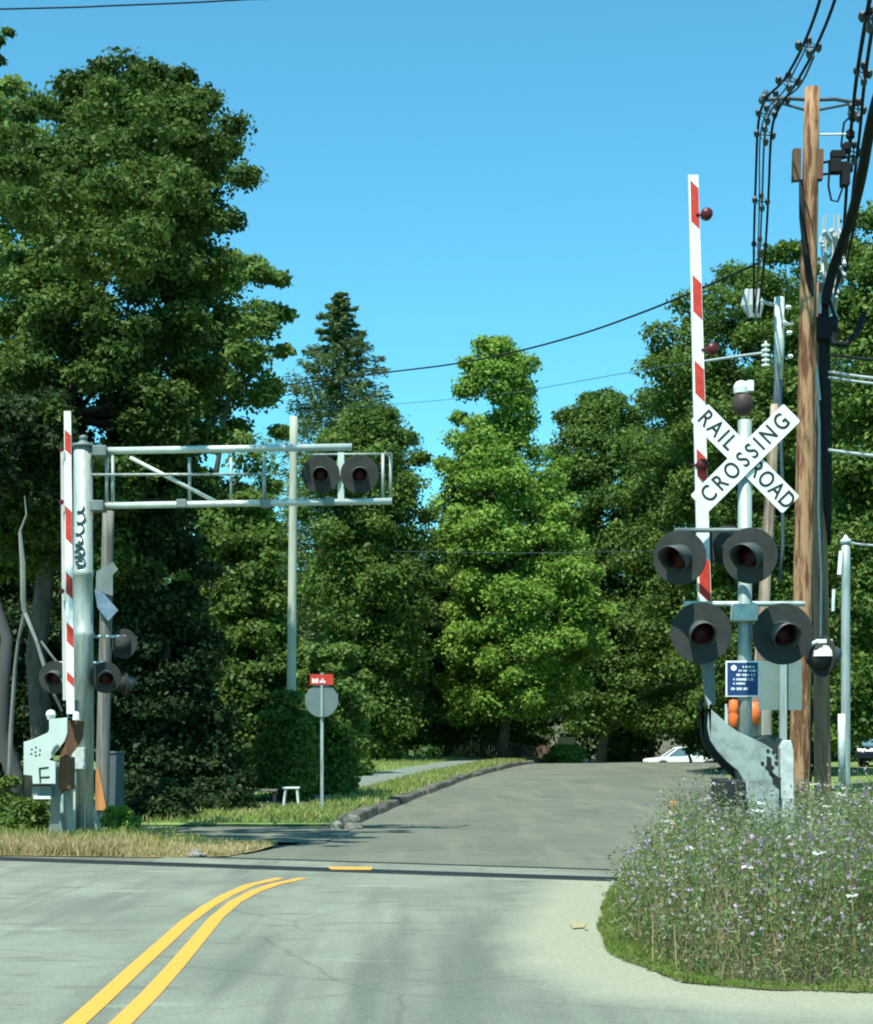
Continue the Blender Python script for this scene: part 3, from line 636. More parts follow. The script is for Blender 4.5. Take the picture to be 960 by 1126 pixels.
# overhead cables
def wire(pts, r, m, name, label, sm=True, group='overhead cables on the right', n=6, sub=5):
    q = [P(*p) for p in pts]
    out = []
    for i in range(len(q) - 1):                                  # Catmull-Rom
        p0 = q[max(0, i - 1)]; p1 = q[i]; p2 = q[i + 1]; p3 = q[min(len(q) - 1, i + 2)]
        for k in range(sub):
            t = k / sub
            out.append(0.5 * ((2 * p1) + (-p0 + p2) * t + (2 * p0 - 5 * p1 + 4 * p2 - p3) * t * t + (-p0 + 3 * p1 - 3 * p2 + p3) * t ** 3))
    out.append(q[-1])
    return out
def cable(name, label, pts, r, m, group=None, hangers=None):
    out = wire(pts, r, m, name, label); mb = MB(); mb.tube(out, r, 6)
    if hangers:
        acc = 0
        for i in range(1, len(out)):
            acc += (out[i] - out[i - 1]).length
            if acc > hangers:
                acc = 0; mb.lathe(out[i], (out[i] - out[i - 1]), [(-0.06, r), (-0.04, r * 2.4), (0.04, r * 2.4), (0.06, r)], 8)
    o = mb.build(name, m, loc=out[0], smooth=True); tag(o, label, 'cable', group); return o
# left spacer bundle: comes from above the viewer, over the crossarm end, on to the far pole
G1 = 'spacer cable bundle left of the tan pole'
A = [(2400, -4600, 3.2), (1330, -900, 10), (912, -60, 19), (903, -5, 21), (884, 48, 23.5), (862, 88, 25.5), (843, 108, 27), (834, 135, 28), (831, 200, 30), (829, 270, 32), (829, 345, 34)]
B = [(2400, -4600, 3.2), (1330, -900, 10), (932, -60, 19), (918, 0, 21), (898, 50, 23.5), (875, 92, 25.5), (855, 122, 27), (848, 150, 28), (845, 215, 30), (841, 280, 32), (834, 345, 34)]
B2 = [(895, 62, 24.5), (878, 96, 26), (850, 118, 27), (841, 150, 28), (838, 220, 30), (835, 285, 32), (830, 340, 34)]
cable('overhead_cable', 'outermost left cable of the bundle curving down left of the tan pole', A, 0.02, m_wire, G1)
cable('overhead_cable', 'inner right cable of the bundle curving down left of the tan pole', B, 0.02, m_wire, G1)
cable('overhead_cable', 'thin pale middle cable of the bundle curving down left of the tan pole', B2, 0.016, m_wireg, G1)
cable('overhead_cable', 'thin pale cable crossing inside the bundle left of the tan pole', [(888, 50, 23.6), (875, 75, 25), (862, 100, 26), (846, 118, 27), (836, 150, 28), (835, 220, 30), (833, 300, 32)], 0.012, m_wireg, G1)
def spacer(label, pts, grp):
    mb = MB(); q = [P(*p) for p in pts]; c = sum(q, Vector()) / len(q)
    for i, p in enumerate(q):
        mb.tube([c, p], 0.011, 6); mb.lathe(p, (0.2, 1, -0.3), [(-0.08, 0.025), (-0.03, 0.045), (0.03, 0.045), (0.08, 0.025)], 8)
        mb.tube([p, q[(i + 1) % len(q)]], 0.008, 5)
    o = mb.build('cable_spacer', m_wireg, loc=c); tag(o, label, 'cable spacer', grp)
GS = 'cable spacers on the left bundle'
LS = ['topmost spacer on the curving bundle left of the tan pole top', 'second spacer from the top on the bundle left of the tan pole', 'spacer on the bundle just above the left crossarm end',
      'spacer at the bend by the left end of the crossarm', 'first spacer on the hanging bundle below the crossarm end', 'middle spacer on the hanging bundle above the green tree', 'lowest spacer on the hanging bundle by the white topped pole']
for lb, (y, xa, xb, dd) in zip(LS, ((50, 878, 900, 23.5), (88, 856, 878, 25.5), (108, 840, 866, 27), (124, 834, 852, 27.6), (147, 832, 850, 28.2), (220, 830, 844, 30.2), (268, 829, 842, 32))):
    spacer(lb, [(xa, y, dd), (xb, y + 2, dd), ((xa + xb) / 2, y - 5, dd + 0.1), ((xa + xb) / 2 + 1, y + 9, dd - 0.1)], GS)
b = MB()
for dx in (-7, -2, 4): b.tube([P(829 + dx, 318, 34), P(829 + dx * 1.4, 336, 34), P(831 + dx * .8, 349, 34)], [0.05, 0.09, 0.04], 8)
o = b.build('cable_terminal', m_wirew, loc=P(829, 335, 34)); tag(o, 'silver cable terminal where the hanging bundle ends by the white topped pole', 'cable terminal')
G2 = 'cable bundle at the right edge'
RA = [[(2650, -4600, 3.2), (1380, -900, 10), (965, -60, 18), (957, -5, 20), (949, 40, 22), (942, 85, 24.5), (937, 130, 26.5), (932, 190, 28), (927, 260, 29.5), (917, 330, 31)],
      [(2700, -4600, 3.2), (1400, -900, 10), (978, -60, 18), (966, -5, 20), (957, 45, 22), (950, 95, 24.5), (946, 140, 26.5), (939, 200, 28), (931, 270, 29.5), (915, 340, 31)],
      [(960, 20, 21), (954, 70, 23.5), (948, 120, 26), (943, 170, 27.5), (935, 230, 29), (925, 290, 30.5), (912, 335, 31)],
      [(975, 60, 21), (962, 110, 24), (955, 160, 26), (947, 210, 28), (938, 255, 29), (928, 300, 30), (912, 345, 29)]]
for lb, q, r in zip(('leftmost thin cable of the bundle coming down at the right edge', 'second thin cable from the left in the right edge bundle', 'pale inner cable of the right edge bundle', 'right thin cable hugging the thick black one at the right edge'), RA, (0.026, 0.024, 0.016, 0.022)):
    cable('overhead_cable', lb, q, r, m_wireg if 'pale' in lb else m_wire, G2)
cable('overhead_cable', 'thickest black cable sweeping down from the right edge to the dark pole', [(2700, -3900, 3.2), (1400, -640, 10), (1035, -40, 18), (985, 60, 22), (966, 105, 23.5), (955, 150, 24.5), (948, 190, 25.5), (938, 232, 26.5), (926, 268, 27.3), (915, 300, 27.8), (907, 335, 28)], [0.075][0], m_wire, G2)
for lb, (x, y, dd) in zip(('top spacer on the right edge cable bundle', 'second spacer down on the right edge cable bundle', 'third spacer on the right edge cable bundle beside the crossarm', 'lowest spacer on the right edge cable bundle'), ((953, 18, 20.8), (947, 78, 24), (941, 118, 26.2), (936, 165, 27.4))):
    spacer(lb, [(x - 5, y, dd), (x + 9, y + 3, dd), (x + 3, y - 6, dd), (x + 3, y + 12, dd)], 'cable spacers on the right bundle')
b = MB(); rnd = random.Random(4); dh = 27.0
b.box(P(921, 170, dh), (0.20, 0.14, 0.10)); b.box(P(918, 183, dh), (0.16, 0.2, 0.2)); b.box(P(929, 192, dh), (0.12, 0.2, 0.34)); b.tube([P(912, 182, dh), P(911, 205, dh), P(914, 220, dh), P(921, 222, dh), P(926, 208, dh), P(928, 180, dh)], 0.018, 6)
b.tube([P(938, 125, dh), P(928, 135, dh), P(925, 160, dh), P(930, 172, dh)], 0.018, 6); b.tube([P(900, 180, dh), P(940, 171, dh)], 0.02, 6); b.tube([P(903, 192, dh), P(920, 190, dh)], 0.02, 6)
for x, y in ((938, 128), (931, 162), (935, 148), (933, 185)): b.lathe(P(x, y, dh), (0, 0, 1), [(-0.08, 0.03), (-0.04, 0.07), (0.04, 0.07), (0.08, 0.03)], 8)
o = b.build('line_hardware', m_wire, loc=P(921, 180, dh), bevel=0.02); tag(o, 'black switch hardware and loops hung between the tan pole and the right cable bundle', 'line hardware')
b = MB()
for k in range(26):
    x = rnd.uniform(902, 926); y = rnd.uniform(245, 330); b.tube([P(x, y, 28.4 + rnd.uniform(-.3, .3)), P(x + rnd.uniform(-6, 8), y + rnd.uniform(5, 14), 28.4)], rnd.uniform(0.015, 0.04), 6)
for k in range(12):
    x = rnd.uniform(904, 924); b.tube([P(x, 235 + rnd.uniform(0, 20), 28.6), P(x - 2, 290, 28.6), P(905 + (x - 905) * .4, 345, 28.4)], 0.014, 5)
o = b.build('line_hardware', m_wirew, loc=P(912, 290, 28.4)); tag(o, 'tangle of pale clamps and thin leads above the top of the dark pole', 'line hardware')
GC = 'service wires'
cable('service_wire', 'long sagging black wire crossing the sky above the central trees', [(150, 428, 70), (300, 424, 66), (420, 410, 60), (500, 400, 54), (570, 386, 50), (640, 367, 46), (700, 346, 42), (760, 322, 38), (812, 299, 34), (832, 290, 32)], 0.024, m_wire, GC)
cable('service_wire', 'faint thin wire low in the sky left of the central tree', [(330, 452, 80), (440, 444, 72), (560, 432, 62), (700, 408, 48), (842, 388, 31)], 0.009, m_wireg, GC)
cable('service_wire', 'near wire running across the top left corner of the sky', [(-2200, 20, 20), (-600, 22, 20), (0, 10, 20), (130, 6, 20), (260, 0, 20), (420, -14, 20), (1200, -110, 20), (2600, -330, 20)], 0.009, m_wire, GC)
cable('service_wire', 'pale wire from the striped gate arm towards the stacked insulators', [(773, 397.5, 32), (810, 392, 31.5), (840, 388, 31)], 0.024, m_wirew, GC)
for lb, (ya, yb, r) in zip(('upper of two parallel pale wires leaving the dark pole to the right', 'lower of two parallel pale wires leaving the dark pole to the right', 'white wire leaving the dark pole level with the crossbuck centre', 'short pale wire running right from the pointed cap of the grey post', 'dark wire leaving the dark pole above the two pale wires'), ((409, 418, 0.022), (415, 424, 0.02), (495, 503, 0.026), (596, 600, 0.018), (390, 397, 0.02))):
    x0_ = 932 if 'cap' in lb else 912
    cable('service_wire', lb, [(x0_, ya, 26), (950, (ya + yb) / 2 + 1, 25), (1000, yb + 2, 24)], r, m_wire if 'dark wire' in lb else m_wirew, GC)
cable('service_wire', 'hair-thin level wire strung in front of the central trees', [(432, 606, 60), (560, 608, 58), (700, 606, 56), (905, 598, 50)], 0.009, m_wireg, GC)

# ================================================================== LEFT SIDE
DL = 29.0
def L_(px, py, dd=0.0): return P(px, py, DL + dd)
mx0 = L_(91.5, 0).x; gzl = ground(mx0, DL)
cl = thing('cantilever_signal', 'grey cantilever signal with pipe truss reaching over the road', 'railroad signal', (mx0, DL, gzl))
b = MB(); zt = L_(0, 492).z; b.lathe((mx0, DL, gzl), (0, 0, 1), [(0, 0.17), (L_(0, 702).z - gzl, 0.163), (L_(0, 700).z - gzl, 0.172), (L_(0, 695).z - gzl, 0.172), (L_(0, 694).z - gzl, 0.158), (L_(0, 634).z - gzl, 0.155), (L_(0, 633).z - gzl, 0.168), (L_(0, 628).z - gzl, 0.168), (L_(0, 627).z - gzl, 0.152), (zt - gzl, 0.15)], 28)
b.build('mast', m_galv, cl, smooth=True)
b = MB(); b.lathe((mx0, DL, zt), (0, 0, 1), [(0, 0.18), (0.05, 0.18), (0.07, 0.09), (0.12, 0.05), (0.13, 0.07), (0.18, 0.06), (0.2, 0.01)], 20); b.build('mast_cap', m_galv_d, cl, smooth=True)
b = MB(); b.lathe((mx0, DL, gzl), (0, 0, 1), [(0, 0.3), (0.04, 0.3), (0.045, 0.2)], 20)
for k in range(8):
    a = k * math.pi / 4 + 0.3; u = Vector((math.cos(a), math.sin(a), 0)); n_ = Vector((-u.y, u.x, 0)) * 0.008; o_ = Vector((mx0, DL, gzl + 0.03))
    b.prism([o_ + u * 0.14 - n_, o_ + u * 0.29 - n_, o_ + u * 0.26 + Vector((0, 0, 0.18)) - n_, o_ + u * 0.15 + Vector((0, 0, 0.55)) - n_], n_ * 2)
b.build('base_gusset', m_galv, cl)
m_truss = mat('bright_truss_pipe', (0.56, 0.64, 0.60), 0.45, 0.2, var=0.15, scale=4)
b = MB(); b.cyl(L_(104, 496), L_(387, 491.5), 0.058, n=16); b.build('top_pipe', m_truss, cl, smooth=True)
b = MB(); b.cyl(L_(96, 556.5), L_(431, 551), 0.052, n=16); b.cyl(L_(96, 556, 0.7), L_(431, 551, 0.7), 0.052, n=16); b.build('bottom_pipe', m_truss, cl, smooth=True)
b = MB(); b.cyl(L_(143, 503), L_(238, 552), 0.032, n=10); b.build('diagonal_brace', m_truss, cl, smooth=True)
b = MB()
for x, r, y0 in ((117.5, 0.03, 500), (124, 0.03, 500), (208.5, 0.027, 503), (254, 0.022, 503), (290.5, 0.032, 502)): b.cyl(L_(x, y0), L_(x, 554), r, n=8); b.cyl(L_(x, y0 + 20, 0.7), L_(x, 554, 0.7), r * 0.8, n=8)
b.cyl(L_(95, 522, -0.06), L_(290, 521.5, -0.06), 0.022, n=8)
for x in (124, 208, 290, 373): b.cyl(L_(x, 554), L_(x, 554, 0.7), 0.03, n=8)
b.build('truss_upright', m_galv, cl, smooth=True)
b = MB(); b.box(L_(375, 526), (0.10, 0.08, 0.82)); b.build('light_post', m_truss, cl)
b = MB()
for x in (421, 429.5): b.cyl(L_(x, 499, 0.1 if x < 425 else 0.7), L_(x, 551, 0.1 if x < 425 else 0.7), 0.026, n=8)
b.cyl(L_(338, 500, 0.7), L_(430, 499, 0.7), 0.018, n=8); b.cyl(L_(421, 499, .1), L_(429.5, 499, .7), 0.018, n=8); b.build('end_railing', m_galv, cl, smooth=True)
for x in (200, 292, 362): b = MB(); b.box(L_(x, 554 if x < 350 else 551.5), (0.16, 0.16, 0.13)); b.build('clamp', m_galv_d, cl, bevel=0.01)
for q_ in (L_(111, 497), L_(108, 557)): b = MB(); b.box(q_, (0.22, 0.34, 0.16)); b.build('clamp', m_galv_d, cl, bevel=0.01)
for x in (352.5, 395.5): signal_head(cl, L_(x, 521.5, -0.12), (0.06, -1, -0.06), R=0.305, hoodlen=0.24)
b = MB(); b.cyl(L_(352, 512, 0.02), L_(396, 511, 0.02), 0.03, n=8); b.build('light_arm', m_galv_d, cl)
# lights low on the mast
signal_head(cl, L_(60.5, 745, -0.15), (-0.05, -1, -0.05), R=0.26, hoodlen=0.22)
signal_head(cl, L_(116, 745, -0.15), (0.25, -1, -0.05), R=0.25, hoodlen=0.22)
signal_head(cl, L_(136, 708, 0.25), (0.3, 1, 0), R=0.24, hoodlen=0.3)
signal_head(cl, L_(137, 752, 0.4), (1, 0.5, 0), R=0.2, hoodlen=0.16)
b = MB(); b.cyl(L_(62, 729), L_(118, 729), 0.025, n=10); b.cyl(L_(92, 700, 0.1), L_(138, 700, 0.2), 0.025, n=10); b.cyl(L_(92, 745, 0.1), L_(136, 748, 0.3), 0.02, n=10); b.build('cross_arm', m_alu, cl, smooth=True)
b = MB(); b.box(L_(87, 834, -0.22), (0.20, 0.16, 0.34)); b.box(L_(80.5, 852, -0.2), (0.11, 0.14, 0.34)); b.box(L_(82, 880, -0.2), (0.04, 0.04, 1.1)); b.build('junction_box', m_alu, cl, bevel=0.012)
# scrawl on the mast
b = MB(); rr = 0.163
def onmast(px, py):
    x = L_(px, 0).x - mx0; x = max(-0.15, min(0.15, x)); return Vector((mx0 + x, DL - math.sqrt(rr * rr - x * x), L_(0, py).z))
pts = []
for k in range(60):
    t = k / 59; pts.append(onmast(90 + 4.2 * math.cos(t * 34) + 1.2 * math.sin(t * 9), 558 + 66 * t + 3.0 * math.sin(t * 34)))
b.tube(pts, 0.011, 5)
pts = [onmast(88 + 5 * math.sin(k * 1.9), 596 + k * 1.9) for k in range(16)]; b.tube(pts, 0.014, 5)
b.build('graffiti', mat('faded_marker_ink', (0.05, 0.10, 0.11), 0.7, var=0.3), cl)

# left gate
DG = 28.2
lgx = P(66, 0, DG).x; gzg = ground(lgx, DG)
lg = thing('crossing_gate', 'raised red and white striped crossing gate with boxy pale counterweight, left of the cantilever mast', 'crossing gate', (lgx, DG, gzg), 'raised crossing gates')
ga = arm(lg, DG - 0.2, (74, 452), (77.5, 785), 7.6, 8.6, [(472, 494), (556, 592), (629, 652), (684, 705), (738, 748)], 0.8)
b = MB(); b.pxprism([(66.5, 495), (70.8, 495), (73, 770), (69, 770)], DG - 0.12, 0.06); b.build('rear_channel', mat('pinkish_white_channel', (0.50, 0.50, 0.49), 0.6, var=0.15), ga)
for x, y in ((67.5, 552), (68, 650), (67.5, 494)):
    b = MB(); b.lathe(P(x, y, DG - 0.24), (0, -1, 0), [(-0.04, 0.03), (0, 0.042), (0.04, 0.03)], 12); b.build('arm_lamp', MATS['arm_lamp_red'], ga, smooth=True)
b = MB(); b.pxprism([(67, 745), (73, 770), (76, 790), (88, 790), (86, 770), (82, 770), (82, 788), (74, 788), (71, 750)], DG - 0.1, 0.05); b.build('arm_holder', m_galv_d, lg)
m_pale = mat('pale_painted_plate', (0.52, 0.62, 0.58), 0.6, var=0.12, scale=4)
b = MB(); b.pxprism([(54, 791), (74, 789), (74, 806), (71, 815), (63, 825), (54, 836), (61, 837.5), (61, 862), (36, 862), (35.5, 853), (26, 852), (26, 816), (36, 813), (45, 809), (52, 806), (54, 803)], DG - 0.35, 0.04)
cwp = b.build('counterweight_arm', m_pale, lg, bevel=0.006)
b = MB(); dgf = DG - 0.3535
b.pxprism([(42.5, 844.5), (44.6, 844), (45.2, 861), (43.6, 861)], dgf, 0.003); b.pxprism([(44.7, 844), (53.5, 843), (53.5, 845), (44.7, 846.2)], dgf, 0.003); b.pxprism([(44.8, 854), (55, 853.5), (54, 856), (44.8, 856)], dgf, 0.003)
b.v = [v if v.z > P(0, 861.5, DG).z else Vector((v.x, v.y, P(0, 861.5, DG).z)) for v in b.v]
for x, y in ((35, 824), (39.5, 822), (44, 825), (34.5, 829), (43.5, 830), (39, 827), (39.5, 831)): b.lathe(P(x, y, dgf), (0, 1, 0), [(0, 0.016), (0.003, 0.016)], 8)
b.build('graffiti', m_ink, cwp)
b = MB(); b.tube([P(60, 833, dgf - .01), P(57, 828, dgf - 0.01), P(60, 822, dgf - .01), P(64, 819, dgf - .01)], 0.02, 6); b.build('seam', m_galv_d, cwp)
b = MB(); b.pxprism([(75, 792), (92, 793), (91, 810), (86, 820), (78, 830), (71, 842), (66, 842), (66, 830), (72, 818), (75, 806)], DG + 0.1, 0.04); b.build('inner_arm', m_brownboard, lg)
b = MB(); b.lathe(P(56, 786, DG - 0.3), (0, 0, 1), [(-0.08, 0.05), (0, 0.08), (0.06, 0.06), (0.08, 0.01)], 12); b.build('pivot_bolt', m_porc, lg); b = MB(); b.lathe(P(84, 788, DG - 0.2), (0, 0, 1), [(-0.05, 0.06), (0.05, 0.05), (0.08, 0.01)], 12); b.build('pivot_bolt', m_porc, lg)
b = MB(); b.box(P(49, 871, DG), (0.30, 0.4, 0.16)); b.box(P(48.5, 876.5, DG - .1), (0.26, 0.3, 0.05), mi=1); b.build('weight_block', [m_galv_d, m_white], lg)
b = MB(); b.pxprism([(56, 838), (66, 838), (66, 895), (70, 921), (52, 921), (55, 900)], DG - 0.05, 0.25); b.build('stand', m_galv_d, lg, bevel=0.01)
b = MB(); b.pxprism([(70, 870), (78, 866), (79, 921), (70, 921)], DG + 0.2, 0.15); b.pxprism([(66, 876), (69.5, 872), (70, 893), (66, 895)], DG - 0.2, 0.03); b.build('side_leg', m_galv, lg, bevel=0.01)
b = MB(); b.box(P(74, 850, DG + 0.1), (0.18, 0.35, 0.5)); b.build('gate_mechanism', m_brownboard, lg, bevel=0.02)

# wooden pole and cabinet behind the mast
DW = 31.5
wp = pole('utility_pole', 'leaning wooden pole with torn blue sign behind the cantilever mast', 'utility pole', DW, (119, 562), (112, 890), 0.10, 0.125, m_oldpole)
b = MB(); b.pxprism([(105, 850), (108, 842), (113, 868), (117, 891), (105, 891)], DW - 0.16, 0.03); b.build('bare_wood', m_rawwood, wp)
b = MB(); b.prism([P(104, 648, DW - .2), P(112, 650, DW - .16), P(130, 671, DW - .18), P(119, 683, DW - .2), P(107, 668, DW - .2)], (0, 0.01, 0)); b.build('torn_sign', m_paleblue, wp)
b = MB(); b.prism([P(106, 628, DW - .17), P(124, 618, DW - .17), P(130, 626, DW - .17), P(124, 632, DW - .17), P(124, 655, DW - .17), P(105, 650, DW - .17)], (0, 0.01, 0)); b.build('grey_plate', m_galv_d, wp)
DB = 32.2; cb = thing('equipment_cabinet', 'narrow dark grey cabinet standing in shade behind the wooden pole', 'cabinet', (P(127, 0, DB).x, DB, ground(P(127, 0, DB).x, DB)))
zc = P(0, 828, DB).z; b = MB(); b.box((cb.location.x, DB, (zc + cb.location.z) / 2), (0.27, 0.3, zc - cb.location.z)); b.build('case', mat('dark_blue_grey_case', (0.09, 0.12, 0.13), 0.6, var=0.2), cb, bevel=0.015)
b = MB(); b.box((cb.location.x, DB, zc + 0.015), (0.31, 0.34, 0.03)); b.build('lid', m_galv_d, cb)

# pale pole standing among the trees
DP = 42.5
pole('utility_pole', 'bare pale pole rising behind the lights of the truss', 'utility pole', DP, (323, 458), (320.5, 760), 0.09, 0.115, mat('pale_grey_pole', (0.46, 0.50, 0.40), 0.85, col2=(0.34, 0.38, 0.31), scale=5, stretch=(2, 2, 0.2), bump=0.3))

# round railway sign seen from behind
DS = 36.0
sx = P(354, 0, DS).x; sz = ground(sx, DS)
rs_ = thing('round_sign', 'round grey sign back on a thin post with a small red plaque above it', 'road sign', (sx, DS, sz))
b = MB(); b.lathe(P(353.7, 770.5, DS - 0.04), (0, -1, 0), [(-0.006, 0.325), (0, 0.33), (0.003, 0.325)], 44); b.build('sign_disc', mat('blue_grey_sign_back', (0.15, 0.20, 0.205), 0.6, 0.2, var=0.12, scale=4), rs_)
b = MB(); b.box((sx, DS, (P(0, 740, DS).z + sz) / 2), (0.06, 0.04, P(0, 740, DS).z - sz)); b.box((sx, DS - 0.06, P(0, 770, DS).z), (0.045, 0.03, 0.66)); b.build('post', m_galv, rs_)
b = MB(); b.pxprism([(341, 741.5), (366.5, 741.5), (366.5, 753), (341, 753)], DS - 0.075, 0.012); pq = b.build('plaque', m_red, rs_)
b = MB()
for x0_, x1_, y0_, y1_ in ((343.2, 345.2, 746, 751), (345.6, 347.4, 746.8, 751), (347.8, 349.8, 746, 751), (351.6, 353.2, 748, 751), (353.9, 355.4, 746, 751), (356.0, 357.8, 748.5, 751)):
    b.pxprism([(x0_, y0_), (x1_, y0_), (x1_, y1_), (x0_, y1_)], DS - 0.0775, 0.002)
b.build('lettering', m_white, pq)

# dead branch at the left
b = MB()
def dz(x, y, dd=0): return P(x, y, 30.5 + dd)
b.tube([dz(22, 585), dz(25, 620), dz(25.5, 660), dz(27, 673)], [0.03, 0.05, 0.05, 0.045], 7)
b.tube([dz(27, 673), dz(20, 705, .2), dz(16.5, 735, .3)], [0.035, 0.03, 0.035], 6); b.tube([dz(27, 673), dz(40, 705, -.2), dz(50, 737, -.2), dz(60, 765, -.1), dz(68, 782, 0)], [0.035, 0.03, 0.035, 0.03, 0.02], 6)
b.tube([dz(45, 705), dz(56, 720), dz(64, 730)], 0.022, 6); b.tube([dz(22, 585), dz(29, 566), dz(27, 545)], [0.025, 0.015, 0.008], 6); b.tube([dz(16.5, 735, .3), dz(12, 800, .4), dz(8, 915, .5)], [0.035, 0.04, 0.05], 6)
o = b.build('dead_tree', mat('bleached_wood', (0.22, 0.24, 0.22), 0.8, var=0.4, scale=3, stretch=(1, 1, 0.5)), loc=dz(8, 915, .5)); tag(o, 'thin bleached dead tree with forked bare branches left of the left gate', 'dead tree')

# ================================================================== far things
def sedan(name, label, loc, rz, paint, glass_c=(0.03, 0.05, 0.06)):
    r = thing(name, label, 'car', (0, 0, 0)); W = 0.86
    def prof(pts, w0, w1_, z_split=None):
        pass
    b = MB()
    side = [(-2.2, 0.35), (-2.22, 0.62), (-2.1, 0.80), (-1.2, 0.88), (0.0, 0.92), (1.0, 0.95), (1.9, 0.96), (2.2, 0.86), (2.25, 0.5), (2.2, 0.33), (1.85, 0.28)]
    for cxw in (1.38, -1.36):
        side += [(cxw + 0.38 * math.cos(a), 0.30 + 0.38 * math.sin(a)) for a in np.linspace(0, math.pi, 9)]
    n = len(side)
    v = [Vector((x, -W, z)) for x, z in side] + [Vector((x, W, z)) for x, z in side]
    b.add(v, [tuple(range(n)), tuple(reversed(range(n, 2 * n)))] + [(i, n + i, n + (i + 1) % n, (i + 1) % n) for i in range(n)])
    b.build('body', paint, r, bevel=0.04)
    cabin = [(-1.15, 0.87), (-0.45, 1.36), (-0.1, 1.43), (0.75, 1.42), (1.1, 1.34), (1.75, 0.94)]
    def cab(sc, dz_, wl, wh, mi, mbx):
        q = []
        for sgn in (-1, 1): q += [Vector((x * sc + 0.3 * (1 - sc), sgn * (wl + (wh - wl) * (z - 0.87) / 0.56), z + dz_)) for x, z in cabin]
        m_ = len(cabin)
        mbx.add(q, [tuple(range(m_)), tuple(reversed(range(m_, 2 * m_)))] + [(i, m_ + i, m_ + (i + 1) % m_, (i + 1) % m_) for i in range(m_)], mi)
    g = MB(); cab(0.97, -0.012, 0.80, 0.62, 0, g); g.build('windows', mat('car_glass', glass_c, 0.12, var=0.1, spec=0.8), r)
    p = MB()                                                     # roof and pillars
    p.add([Vector((x, y, z)) for x, y, z in ((-0.45, -0.64, 1.37), (-0.1, -0.63, 1.44), (0.75, -0.63, 1.43), (1.1, -0.64, 1.36), (-0.45, 0.64, 1.37), (-0.1, 0.63, 1.44), (0.75, 0.63, 1.43), (1.1, 0.64, 1.36))], [(0, 4, 5, 1), (1, 5, 6, 2), (2, 6, 7, 3)])
    for s_ in (-1, 1):
        for a, c in (((-1.15, 0.83, 0.88), (-0.45, 0.65, 1.38)), ((0.25, 0.82, 0.9), (0.25, 0.65, 1.41)), ((1.75, 0.83, 0.93), (1.1, 0.65, 1.36)), ((-0.45, 0.65, 1.38), (-0.1, 0.64, 1.435)), ((-0.1, 0.64, 1.435), (0.75, 0.64, 1.43)), ((0.75, 0.64, 1.43), (1.1, 0.65, 1.36))):
            p.cyl((a[0], a[1] * s_, a[2]), (c[0], c[1] * s_, c[2]), 0.035, n=6)
    p.build('roof', paint, r)
    for x in (-1.36, 1.38):
        for s_ in (-1, 1):
            t_ = MB(); t_.lathe((x, s_ * 0.70, 0.30), (0, s_, 0), [(-0.05, 0.26), (-0.04, 0.31), (0.14, 0.31), (0.15, 0.26)], 20); w_ = t_.build('wheel', m_black, r, smooth=True)
            t_ = MB(); t_.lathe((x, s_ * 0.855, 0.30), (0, s_, 0), [(-0.02, 0.2), (0.0, 0.19), (0.005, 0.05)], 14); t_.build('rim', m_alu, w_)
    for s_ in (-1, 1):
        t_ = MB(); t_.lathe((-2.17, s_ * 0.60, 0.66), (-1, 0, 0.1), [(0, 0.11), (0.05, 0.10), (0.08, 0.05)], 14); t_.build('headlight', m_porc, r, smooth=True)
    r.location = loc; r.rotation_euler = (0, 0, rz)
    return r
wc = sedan('parked_car', 'white sedan seen side-on just beyond the crest of the road', (P(752, 0, 104).x, 104, 0.03), math.radians(4), mat('white_car_paint', (0.80, 0.84, 0.83), 0.3, var=0.04, spec=0.5), (0.10, 0.20, 0.24))
dc = sedan('parked_car', 'dark blue car cut off by the right edge, its headlight catching the sun', (18.85, 77.0, hill(77)), math.radians(72), mat('dark_blue_car_paint', (0.015, 0.02, 0.045), 0.25, var=0.1, spec=0.6))

b = MB(); c = P(622.5, 814.5, 89)
sgn = thing('wooden_sign', 'small tan board sign above the yellow-green bush at the road crest', 'sign', (c.x, 89, ground(c.x, 89)))
b.box(c, (0.85, 0.06, 0.36)); b.build('board', mat('tan_board', (0.62, 0.48, 0.22), 0.8, var=0.25, scale=3), sgn)
b = MB(); b.box((c.x - 0.3, 89.05, (c.z + sgn.location.z) / 2), (0.1, 0.08, c.z - sgn.location.z)); b.box((c.x + 0.3, 89.05, (c.z + sgn.location.z) / 2), (0.1, 0.08, c.z - sgn.location.z)); b.box(c + Vector((0, 0.01, -0.23)), (0.8, 0.05, 0.09)); b.build('post', m_brownboard, sgn)
# weathered fence behind the lawn
fx0, fx1 = P(492, 0, 97).x, P(604, 0, 97).x; fg = thing('wooden_fence', 'low weathered brown board fence in the shade behind the lawn', 'fence', (fx0, 97, ground(fx0, 97)))
b = MB(); x = fx0; rnd = random.Random(8)
while x < fx1:
    wd = rnd.uniform(0.11, 0.15); hh = 1.45 + rnd.uniform(-.05, .05); b.box((x + wd / 2, 97 + rnd.uniform(-.01, .01), ground(x, 97) + hh / 2), (wd - 0.015, 0.025, hh)); x += wd
b.build('boards', mat('fence_boards', (0.16, 0.11, 0.085), 0.9, col2=(0.07, 0.05, 0.045), scale=2.0), fg)
b = MB()
x = fx0
while x < fx1 + 0.1: b.box((x, 97.08, ground(x, 97) + 0.75), (0.1, 0.1, 1.5)); x += (fx1 - fx0) / 3
b.build('post', m_brownboard, fg)
